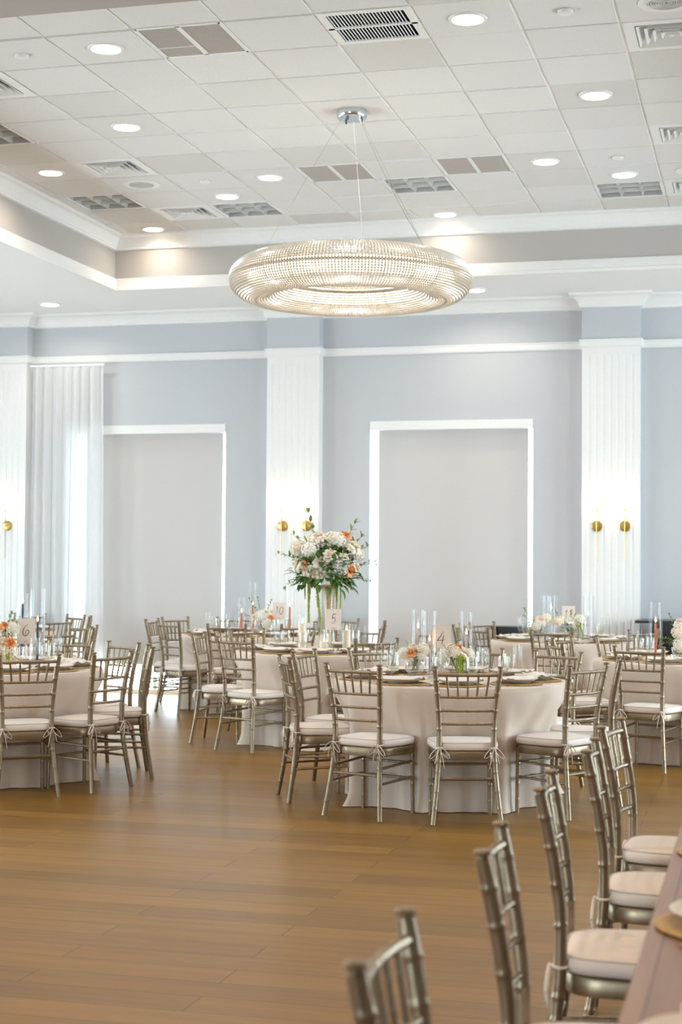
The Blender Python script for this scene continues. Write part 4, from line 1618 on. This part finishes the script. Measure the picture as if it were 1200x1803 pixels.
# ------------------------------------------------------------------ flowers
def petal(mb, cup, width, length, lift, rot, base_r, curl):
    """one cupped petal rooted at the axis"""
    nu_, nv_ = 4, 4
    vs = []
    for i in range(nu_ + 1):
        u = i / nu_ * 2 - 1
        for j in range(nv_ + 1):
            v = j / nv_
            wv = width * sin(pi * (0.14 + 0.72 * v)) ** 0.8
            ang = lift + (curl * v * v)
            r = base_r + length * v * cos(ang) + cup * u * u * -0.3 * width
            z = length * v * sin(ang) - 0.12 * width * u * u * (1 - v) + 0.05 * width * sin(5 * u)
            th = u * wv / max(0.35 * length + r, 1e-4)
            vs.append((r * cos(rot + th), r * sin(rot + th), z))
    fs = []
    for i in range(nu_):
        for j in range(nv_):
            p = i * (nv_ + 1) + j
            fs.append((p, p + nv_ + 1, p + nv_ + 2, p + 1))
    mb.add(vs, fs)


def rose_mesh(m_, seed, opened=1.0):
    rr = random.Random(seed)
    mb = MB()
    mb.ball((0, 0, 0.012), 0.013, 10, 7, sz=1.3)
    rings = [(4, 0.016, 0.030, 82, 0.003, 0.25), (5, 0.024, 0.034, 74, 0.006, -0.1), (6, 0.030, 0.038, 60, 0.009, -0.4), (7, 0.034, 0.042, 44, 0.011, -0.7), (7, 0.036, 0.044, 22, 0.012, -0.9)]
    for k, (n_, wd, ln, lf, br, cl) in enumerate(rings):
        for q in range(n_):
            petal(mb, 1.0, wd * rr.uniform(0.9, 1.1), ln * rr.uniform(0.92, 1.08), radians(lf + rr.uniform(-5, 5)), 2 * pi * (q + 0.5 * (k % 2)) / n_ + rr.uniform(-0.15, 0.15), br, cl * opened)
    return mb.mesh('rose', m_, angle=180)


def hydrangea_mesh(m_, seed):
    rr = random.Random(seed)
    mb = MB()
    mb.ball((0, 0, 0.02), 0.042, 10, 7, sz=0.85)
    n_ = 70
    for k in range(n_):
        z = 1 - 1.55 * (k + 0.5) / n_
        a = k * 2.39996
        r = sqrt(max(0, 1 - z * z))
        nr = Vector((r * cos(a), r * sin(a), z))
        c = Vector((0, 0, 0.02)) + Vector((nr.x * 0.056, nr.y * 0.056, nr.z * 0.048)) * rr.uniform(0.92, 1.1)
        tx = nr.cross(Vector((0.3, 0.2, 1))).normalized()
        ty = nr.cross(tx)
        o = rr.uniform(0, pi)
        s_ = rr.uniform(0.010, 0.0135)
        for q in range(4):
            b_ = o + q * pi / 2
            d = tx * cos(b_) + ty * sin(b_)
            e_ = -tx * sin(b_) + ty * cos(b_)
            mb.add([c, c + d * s_ * 0.6 + e_ * s_ * 0.5 + nr * 0.003, c + d * s_ * 1.15 + nr * rr.uniform(0, 0.005), c + d * s_ * 0.6 - e_ * s_ * 0.5 + nr * 0.003], [(0, 1, 2, 3)])
    return mb.mesh('hydrangea', m_, smooth=False)


FL = {('rose', 'cream'): rose_mesh('petal_cream', 1), ('rose', 'blush'): rose_mesh('petal_blush', 2), ('rose', 'peach'): rose_mesh('petal_peach', 3, 0.8),
      ('rose', 'white'): rose_mesh('petal_white', 4), ('hydrangea', 'white'): hydrangea_mesh('petal_white', 5), ('hydrangea', 'cream'): hydrangea_mesh('petal_cream', 6)}


def orient(nr, spin):
    z = Vector(nr).normalized()
    x = z.cross(Vector((0.13, 0.21, 1.0)))
    x = x.normalized() if x.length > 1e-3 else Vector((1, 0, 0))
    y = z.cross(x)
    m3 = Matrix((x, y, z)).transposed()
    return m3.to_4x4() @ Matrix.Rotation(spin, 4, 'Z')


def leaf(mb, p, d, up, ln, wd, mi=0):
    d = d.normalized()
    s_ = d.cross(up)
    s_ = s_.normalized() if s_.length > 1e-4 else Vector((1, 0, 0))
    nr = s_.cross(d)
    m1, m2, tip = p + d * ln * 0.35 + nr * ln * 0.08, p + d * ln * 0.7 + nr * ln * 0.05, p + d * ln - nr * ln * 0.08
    mb.add([p, m1 + s_ * wd * 0.5 + nr * wd * 0.15, m2 + s_ * wd * 0.38 + nr * wd * 0.12, tip, m2 - s_ * wd * 0.38 + nr * wd * 0.12, m1 - s_ * wd * 0.5 + nr * wd * 0.15, m1, m2],
           [(0, 1, 6), (0, 6, 5), (1, 2, 7, 6), (6, 7, 4, 5), (2, 3, 7), (7, 3, 4)], mi)


def bouquet(t, blooms, sprigs, rr, tails=(), core=0.10, center=(0, 0, 0), fill=120, squash=0.75, shrink=1.0, spread=1.0):
    """blooms: (kind, colour, (x, y, z) from centre, scale); sprigs: (direction, length); tails: (x, y, z, length, sway)"""
    C_ = Vector(center)
    for kd, colr, p, sc in blooms:
        p = Vector(p)
        sc *= shrink
        p = p * spread
        nr = Vector((p.x, p.y, p.z * 1.2 + 0.03))
        if nr.length < 1e-3:
            nr = Vector((0, 0, 1))
        mm = Matrix.Translation(C_ + p) @ orient(nr, rr.uniform(0, 6)) @ Matrix.Scale(sc, 4)
        link(kd, FL[(kd, colr)], t, mw=mm)
    lf = MB()
    for k in range(fill):
        a, z = rr.uniform(0, 2 * pi), rr.uniform(-0.55, 1)
        r = sqrt(1 - z * z)
        d = Vector((r * cos(a), r * sin(a), z))
        p = C_ + Vector((d.x, d.y, d.z * squash)) * core * rr.uniform(0.5, 1.05)
        leaf(lf, p, (d + Vector((rr.uniform(-.5, .5), rr.uniform(-.5, .5), rr.uniform(-.4, .5)))), Vector((0, 0, 1)), core * rr.uniform(0.28, 0.5), core * rr.uniform(0.14, 0.24))
    for d, ln in sprigs:
        d = Vector(d).normalized()
        p0 = C_ + Vector((d.x, d.y, d.z * squash)) * core * 0.6
        pts = [p0 + d * ln * q / 6 + Vector((0, 0, -0.25 * ln * (q / 6) ** 2 * (1 - abs(d.z)))) + Vector((rr.uniform(-1, 1), rr.uniform(-1, 1), rr.uniform(-1, 1))) * ln * 0.02 for q in range(7)]
        lf.tube(pts, [0.0018] * 6 + [0.0008], 5, mi=1)
        for q in range(1, 7):
            for w_ in range(2 + (q > 3)):
                dd = d + Vector((rr.uniform(-1, 1), rr.uniform(-1, 1), rr.uniform(-0.7, 0.9)))
                leaf(lf, pts[q], dd, Vector((0, 0, 1)), ln * rr.uniform(0.12, 0.22), ln * rr.uniform(0.05, 0.09), 1)
    o = lf.build('foliage', ['leaf_green', 'leaf_olive'], t, smooth=False)
    o['kind'] = 'stuff'
    for x, y, z, ln, sw in tails:
        tb = MB()
        P = [C_ + Vector((x + sw * sin(2.2 * q / 12), y, z - ln * q / 12)) for q in range(13)]
        tb.tube(P, 0.002, 5)
        for q in range(int(ln * 560)):
            s_ = q / (ln * 560)
            i = min(11, int(s_ * 12))
            pp = P[i].lerp(P[i + 1], s_ * 12 - i)
            a = rr.uniform(0, 6.28)
            rd = 0.009 * (1 - 0.55 * s_) * rr.uniform(0.3, 1.1)
            tb.ball(pp + Vector((rd * cos(a), rd * sin(a), 0)), rr.uniform(0.0035, 0.0062) * (1 - 0.3 * s_), 5, 4)
        tb.build('amaranth_tail', 'amaranth_green', t, smooth=True, angle=180)


def dome(rr, n_, rad, zs=(0.0, 0.9), squash=0.75):
    out = []
    for k in range(n_):
        a = k * 2.39996 + rr.uniform(-0.25, 0.25)
        z = lerp(zs[0], zs[1], (k + 0.5) / n_)
        r = sqrt(max(0, 1 - z * z))
        out.append((r * cos(a) * rad, r * sin(a) * rad, z * rad * squash))
    return out


# tall bouquet in its trumpet vase
VX, VY = -3.625, 13.28
v = MB()
pr = [(0.0, 0.0), (0.078, 0.0), (0.082, 0.006), (0.078, 0.014), (0.040, 0.026), (0.026, 0.045), (0.024, 0.08), (0.027, 0.16), (0.033, 0.28), (0.042, 0.40), (0.053, 0.50), (0.064, 0.555), (0.068, 0.562), (0.064, 0.556), (0.050, 0.50), (0.038, 0.40), (0.0, 0.36)]
o = v.lathe(pr, 60, ribs=15, ribamp=0.03).build('trumpet_vase', 'antique_gold', None, angle=70, loc=(VX, VY, TZ + 0.0006))
tag(o, 'tall ribbed antique-gold trumpet vase beneath the large bouquet', 'vase')
rr = random.Random(21)
t = thing('tall_flower_arrangement', 'large white, blush and peach bouquet with trailing greens on the trumpet vase', 'flowers', (VX - 0.03, VY - 0.008, TZ + 0.56))
cr, sr = cos(YAW), sin(YAW)


def cv(x, d, z):
    """local offset: x to the camera's side, d towards the camera"""
    return (x * cr + d * sr, x * sr - d * cr, z)


BL = []
hand = [('rose', 'blush', cv(-0.04, 0.17, 0.10), 1.7), ('rose', 'blush', cv(0.045, 0.19, 0.155), 1.65), ('rose', 'cream', cv(0.24, 0.10, 0.225), 1.7), ('rose', 'blush', cv(-0.06, 0.13, 0.31), 1.6),
        ('rose', 'cream', cv(-0.23, 0.10, 0.075), 1.7), ('rose', 'blush', cv(-0.15, 0.14, 0.03), 1.5), ('rose', 'peach', cv(0.20, 0.13, 0.03), 1.6), ('rose', 'peach', cv(0.175, 0.08, 0.32), 1.3), ('rose', 'blush', cv(0.26, 0.08, 0.05), 1.4),
        ('hydrangea', 'white', cv(-0.12, 0.13, 0.18), 1.55), ('hydrangea', 'white', cv(0.12, 0.14, 0.05), 1.5), ('hydrangea', 'white', cv(0.10, 0.10, 0.26), 1.5), ('hydrangea', 'white', cv(0.0, 0.06, 0.24), 1.5),
        ('hydrangea', 'cream', cv(-0.22, 0.05, 0.20), 1.4), ('hydrangea', 'white', cv(0.25, 0.02, 0.15), 1.4), ('rose', 'cream', cv(-0.06, 0.17, 0.0), 1.5), ('rose', 'cream', cv(0.03, 0.16, 0.02), 1.4),
        ('rose', 'peach', cv(-0.18, 0.15, 0.085), 0.6), ('rose', 'cream', cv(0.16, 0.16, 0.14), 1.1)]
BL += hand
for p in dome(rr, 12, 0.22, (0.0, 0.95), 0.9):
    if p[0] * sr - p[1] * cr < 0.04:
        BL.append((rr.choice(('rose', 'hydrangea')), 'white' if rr.random() < 0.5 else 'cream', (p[0], p[1], p[2] + 0.09), 1.5))
sp = [(cv(-0.5, 0.1, 0.9), 0.22), (cv(-0.28, 0.05, 1.0), 0.40), (cv(-0.6, 0.1, 0.8), 0.3), (cv(-0.9, 0.1, 0.5), 0.3), (cv(-0.8, 0.1, 0.45), 0.24), (cv(-0.9, 0.1, 0.1), 0.18), (cv(0.55, 0.1, 1.0), 0.36), (cv(0.4, 0.1, 1.0), 0.24), (cv(0.8, 0.0, 0.6), 0.30),
      (cv(0.9, 0.1, 0.3), 0.30), (cv(0.95, 0.1, -0.05), 0.24), (cv(0.6, 0, 0.75), 0.24), (cv(-0.7, 0, 0.7), 0.20), (cv(0.1, 0.1, 1), 0.14), (cv(-0.95, 0.2, -0.2), 0.2), (cv(0.7, 0.2, 0.8), 0.32)]
tails = [(*cv(-0.14, 0.14, 0.0), 0.42, 0.0), (*cv(-0.17, 0.10, 0.0), 0.22, 0.0), (*cv(-0.12, 0.13, 0.0), 0.42, -0.015), (*cv(-0.105, 0.15, -0.01), 0.20, 0.05), (*cv(-0.075, 0.15, -0.09), 0.44, 0.035), (*cv(-0.072, 0.155, -0.12), 0.42, 0.035), (*cv(-0.07, 0.145, -0.2), 0.33, 0.03), (*cv(0.10, 0.12, 0.0), 0.30, 0.0), (*cv(0.125, 0.14, 0.0), 0.30, 0.01), (*cv(0.085, 0.12, 0.0), 0.20, 0.01), (*cv(0.11, 0.13, 0.0), 0.24, -0.005)]
bouquet(t, BL, sp, rr, tails, core=0.245, center=(0, 0, 0.10), fill=420, squash=0.9, shrink=0.86)


def footed_bowl(p, label, r=0.068, h=0.105):
    pr = [(0.0, 0.0), (r * 0.72, 0.0), (r * 0.74, 0.004), (r * 0.3, 0.012), (r * 0.2, 0.024), (r * 0.3, 0.034), (r * 0.72, 0.044), (r * 0.93, 0.062), (r, h), (r * 0.96, h + 0.001), (r * 0.88, 0.064), (r * 0.66, 0.050), (0.0, 0.046)]
    o = MB().lathe(pr, 32, ribs=16, ribamp=0.015).build('footed_glass_bowl', 'cut_glass', None, angle=70, loc=p)
    return tag(o, label, 'bowl', 'footed cut-glass bowls of flowers')


def low_arrangement(p, label, blooms, seed, sprigs=(), tails=(), bowl=None, core=0.075, h=0.115, fill=60, tight=1.0):
    if bowl:
        footed_bowl((p[0], p[1], p[2]), bowl)
    t = thing('flower_arrangement', label, 'flowers', (p[0], p[1], p[2] + h), 0, 'low flower arrangements')
    bouquet(t, blooms, sprigs, random.Random(seed), tails, core=core * tight, center=(0, 0, 0.03), fill=fill, shrink=0.88 * tight, spread=0.9 * tight)
    # stems down in the water
    sb = MB()
    r3 = random.Random(seed + 1)
    for k in range(7):
        a = r3.uniform(0, 6.28)
        sb.tube([(0.03 * cos(a), 0.03 * sin(a), 0.03), (0.02 * cos(a + 2), 0.02 * sin(a + 2), -h + 0.055)], 0.0025, 5)
    o = sb.build('stems', 'stem_green', t)
    return t


low_arrangement((-2.20, 10.20, TZ + 0.0006), 'low peach and cream flowers in the footed bowl beside card four',
                [('rose', 'peach', cv(-0.035, 0.06, 0.03), 1.0), ('rose', 'cream', cv(-0.02, 0.02, 0.085), 0.9), ('hydrangea', 'white', cv(-0.085, 0.02, 0.02), 0.95), ('hydrangea', 'cream', cv(0.06, 0.03, 0.045), 1.05), ('rose', 'blush', cv(-0.055, 0.065, -0.01), 0.8),
                 ('hydrangea', 'white', cv(0.05, 0.05, -0.005), 0.8), ('hydrangea', 'white', cv(0.0, -0.06, 0.03), 0.9)], 31, [(cv(-0.5, 0.2, 0.9), 0.09), (cv(0.2, 0.3, 1), 0.10), (cv(0.9, 0, 0.7), 0.10)],
                bowl='footed cut-glass bowl of peach and cream flowers beside card four', tight=0.84)
low_arrangement((-1.945, 10.24, TZ + 0.0006), 'low white and peach flowers with trailing green just past card four',
                [('hydrangea', 'white', cv(-0.075, 0.02, 0.0), 1.15), ('rose', 'cream', cv(-0.035, 0.0, 0.085), 1.0), ('rose', 'peach', cv(0.03, 0.03, 0.085), 0.8), ('rose', 'cream', cv(0.07, 0.04, 0.04), 1.25), ('hydrangea', 'white', cv(0.10, 0.0, 0.01), 1.0),
                 ('hydrangea', 'cream', cv(0.0, 0.05, 0.03), 0.9), ('hydrangea', 'white', cv(0.0, -0.06, 0.02), 0.9)], 32, [(cv(-0.6, 0.3, 0.7), 0.09), (cv(0.15, 0.1, 1), 0.13)],
                [(*cv(0.015, 0.075, 0.01), 0.125, 0.0), (*cv(0.03, 0.085, 0.01), 0.13, 0.0), (*cv(0.045, 0.08, 0.01), 0.12, 0.0), (*cv(0.03, 0.095, 0.0), 0.11, 0.005), (*cv(0.055, 0.09, 0.0), 0.12, 0.03)],
                bowl='footed cut-glass bowl of white flowers just past card four', tight=0.86)
low_arrangement((-5.17, 10.22, TZ + 0.0006), 'full peach, cream and green flowers beside card six at the frame edge',
                [('rose', 'cream', cv(0.035, 0.09, 0.03), 1.35), ('rose', 'peach', cv(0.095, 0.075, 0.035), 1.15), ('rose', 'cream', cv(-0.02, 0.06, 0.12), 1.2), ('rose', 'peach', cv(0.045, 0.03, 0.165), 1.0), ('hydrangea', 'white', cv(0.10, 0.02, 0.13), 1.0),
                 ('hydrangea', 'cream', cv(0.07, 0.05, -0.02), 1.0), ('hydrangea', 'white', cv(-0.09, 0.03, 0.06), 1.2), ('rose', 'blush', cv(-0.06, 0.09, 0.02), 1.1), ('hydrangea', 'white', cv(0.0, -0.06, 0.08), 1.2)], 33,
                [(cv(0.35, 0.1, 1), 0.20), (cv(0.6, 0.1, 0.9), 0.16), (cv(-0.1, 0.1, 1), 0.2), (cv(0.9, 0.2, 0.1), 0.12)],
                [(*cv(0.085, 0.09, -0.03), 0.10, 0.0), (*cv(0.125, 0.08, -0.02), 0.09, 0.0), (*cv(0.07, 0.10, -0.03), 0.13, 0.0)],
                bowl='footed cut-glass bowl of flowers beside card six', core=0.10)
low_arrangement((-5.0, 15.74, TZ + 0.0006), 'low white flowers with one orange bloom beside card ten',
                [('rose', 'cream', cv(0.04, 0.06, 0.10), 1.2), ('hydrangea', 'white', cv(-0.01, 0.06, 0.05), 1.2), ('rose', 'cream', cv(-0.08, 0.06, 0.05), 1.2), ('rose', 'peach', cv(0.095, 0.06, 0.045), 0.8), ('hydrangea', 'white', cv(0.04, 0.05, -0.02), 1.1), ('hydrangea', 'cream', cv(-0.05, 0.04, 0.0), 1.0), ('rose', 'white', cv(0.12, 0.0, 0.10), 1.0)], 34,
                [(cv(-0.5, 0.1, 0.9), 0.22), (cv(-0.8, 0.1, 0.4), 0.15), (cv(0.4, 0.1, 1), 0.2), (cv(-0.2, 0.1, 1), 0.2)],
                [(*cv(0.12, 0.06, 0.0), 0.09, 0.0)], bowl='footed cut-glass bowl of white flowers beside card ten')
low_arrangement((-2.12, 15.50, TZ + 0.0006), 'pale blush flowers with tall green sprig nearest the far window',
                [('rose', 'blush', cv(0.02, 0.05, 0.07), 1.5), ('hydrangea', 'cream', cv(0.07, 0.03, 0.06), 1.2), ('hydrangea', 'white', cv(-0.02, 0.03, 0.0), 1.0), ('rose', 'cream', cv(0.0, -0.05, 0.08), 1.2)], 35,
                [(cv(-0.7, 0.2, 0.9), 0.2), (cv(-0.6, 0.2, 0.5), 0.16), (cv(-0.5, 0.3, 0.2), 0.13)], [(*cv(-0.10, 0.06, 0.07), 0.16, 0.0)], bowl='footed cut-glass bowl of blush flowers nearest the far window')
low_arrangement((-1.83, 15.54, TZ + 0.0006), 'white flowers trailing bright greenery before the fluted pilaster',
                [('hydrangea', 'cream', cv(-0.10, 0.03, 0.05), 1.1), ('rose', 'white', cv(0.0, 0.06, 0.07), 1.0), ('hydrangea', 'white', cv(0.10, 0.02, 0.06), 1.2), ('rose', 'cream', cv(0.06, 0.05, 0.02), 1.0)], 36,
                [(cv(-0.6, 0.2, 0.7), 0.17), (cv(0.1, 0.4, 1), 0.14), (cv(0.6, 0.4, 0.2), 0.16), (cv(0.2, 0.4, 0.6), 0.13)], [(*cv(0.06, 0.07, 0.03), 0.13, 0.02), (*cv(0.09, 0.07, 0.02), 0.14, 0.03)], bowl='footed cut-glass bowl of white flowers before the fluted pilaster', fill=110)
low_arrangement((-0.645, 12.86, TZ + 0.0006), 'cream and yellow-green flowers cut by the frame edge before the black bar',
                [('rose', 'cream', cv(-0.01, 0.04, 0.17), 1.2), ('hydrangea', 'cream', cv(-0.02, 0.07, 0.07), 1.2), ('rose', 'blush', cv(0.06, 0.06, 0.05), 1.4), ('hydrangea', 'white', cv(-0.01, 0.07, -0.02), 1.2), ('rose', 'cream', cv(0.08, 0.03, 0.15), 1.2)], 37,
                [(cv(-0.9, 0.1, 0.3), 0.16), (cv(-0.8, 0.2, 0.05), 0.14), (cv(-0.4, 0.1, 1), 0.2)], [(*cv(-0.02, 0.08, -0.02), 0.10, 0.0), (*cv(0.0, 0.09, -0.02), 0.12, 0.0)], bowl='footed cut-glass bowl of cream flowers before the black bar', fill=110)

# ------------------------------------------------------------------ long wooden table and its chairs
FT_X0, FT_X1, FT_Y0, FT_Y1 = -0.235, 0.80, 1.5, 7.0
t = thing('farm_table', 'long bare dark-wood table running along the lower corner', 'table', ((FT_X0 + FT_X1) / 2, (FT_Y0 + FT_Y1) / 2, 0))
hx, hy = (FT_X1 - FT_X0) / 2, (FT_Y1 - FT_Y0) / 2
tp = MB()
e_ = 0.006
nb = 6
for k in range(nb):
    xa, xb = -hx + 2 * hx * k / nb, -hx + 2 * hx * (k + 1) / nb - 0.0025
    vs = []
    for z, ins in ((TZ - 0.045, e_), (TZ - 0.045 + e_, 0), (TZ - 0.003, 0), (TZ, 0.003)):
        vs += [(xa + ins, -hy + ins, z), (xb - ins, -hy + ins, z), (xb - ins, hy - ins, z), (xa + ins, hy - ins, z)]
    fs = [(3, 2, 1, 0), (12, 13, 14, 15)]
    for q in range(3):
        for j in range(4):
            fs.append((q * 4 + j, q * 4 + (j + 1) % 4, q * 4 + 4 + (j + 1) % 4, q * 4 + 4 + j))
    tp.add(vs, fs)
tp.build('tabletop', 'walnut_top', t, smooth=False)
ap = MB()
for s_ in (-1, 1):
    ap.box(s_ * (hx - 0.17) - 0.012, s_ * (hx - 0.17) + 0.012, -hy + 0.3, hy - 0.3, TZ - 0.13, TZ - 0.045)
    ap.box(-hx + 0.17, hx - 0.17, s_ * (hy - 0.3) - 0.012, s_ * (hy - 0.3) + 0.012, TZ - 0.13, TZ - 0.045)
ap.build('apron', 'walnut_top', t, smooth=False)
for sx in (-1, 1):
    for y in (-hy + 0.34, 0, hy - 0.34):
        lg = MB()
        cx = sx * (hx - 0.21)
        vs = []
        for z, s2 in ((0, 0.03), (TZ - 0.2, 0.045), (TZ - 0.045, 0.045)):
            vs += [(cx - s2, y - s2, z), (cx + s2, y - s2, z), (cx + s2, y + s2, z), (cx - s2, y + s2, z)]
        lg.add(vs, [(3, 2, 1, 0), (8, 9, 10, 11)] + [(q * 4 + j, q * 4 + (j + 1) % 4, q * 4 + 4 + (j + 1) % 4, q * 4 + 4 + j) for q in range(2) for j in range(4)])
        lg.build('leg', 'walnut_top', t, smooth=False)
names = ['cut off low by the bottom edge', 'second from the bottom edge', 'third of the row of five', 'fourth from the bottom edge', 'end seat closest to the round tables']
rr = random.Random(8)
for k, (y, dx, tw) in enumerate([(2.53, -0.60, 0.02), (3.51, -0.585, 0.06), (4.48, -0.595, 0.05), (5.39, -0.565, 0.03), (6.17, -0.57, -0.10)]):
    place_chair(dx, y, tw, 'silver chair at the long wooden table, ' + names[k], 'silver chairs along the wooden table')
for y, nm in [(2.50, 'bottom-edge seat'), (3.42, 'second seat up'), (4.30, 'middle seat'), (5.39, 'fourth seat up'), (6.17, 'end seat')]:
    where = 'on the long wooden table before the ' + nm
    p = Vector((-0.055, y, TZ + 0.0008))
    put('woven_charger', p, -pi / 2, where, 'woven gold placemats')
    put('dinner_plate', p + Vector((0, 0, 0.0095)), 0, where, 'stoneware plates')
    put('folded_napkin', p + Vector((0.0, 0, 0.0098)), pi / 2 + rr.uniform(-0.1, 0.1), where, 'folded napkins')
    put('dinner_fork', p + Vector((0, 0.192, 0)), -pi / 2, where, 'forks')
    put('table_knife', p + Vector((0, -0.192, 0)), -pi / 2, where, 'knives')

# ------------------------------------------------------------------ black bar and side stand by the far wall
t = thing('bar_counter', 'black bar counter with thin overhanging top against the far wall', 'bar counter', (0.2, WALL_Y - 0.48, 0))
MB().box(-1.46, 1.4, -0.30, 0.30, 0.935, 0.962).build('countertop', 'black_laminate', t, smooth=False)
MB().box(-1.30, 1.3, -0.24, 0.24, 0.08, 0.935).build('front_panel', 'black_laminate', t, smooth=False)
MB().box(-1.26, 1.26, -0.20, 0.20, 0.0, 0.08).build('kick_base', 'dark_metal', t, smooth=False)
t = thing('side_stand', 'low black stand in front of the far window sill', 'stand', (-2.52, WALL_Y - 0.22, 0))
MB().box(-0.26, 0.19, -0.16, 0.16, 0.83, 0.862).build('top', 'black_laminate', t, smooth=False)
MB().box(-0.25, 0.18, -0.15, 0.15, 0.66, 0.83).build('drawer_box', 'black_laminate', t, smooth=False)
for sx in (-0.23, 0.16):
    for sy in (-0.13, 0.13):
        MB().box(sx - 0.018, sx + 0.018, sy - 0.018, sy + 0.018, 0, 0.66).build('leg', 'black_laminate', t, smooth=False)
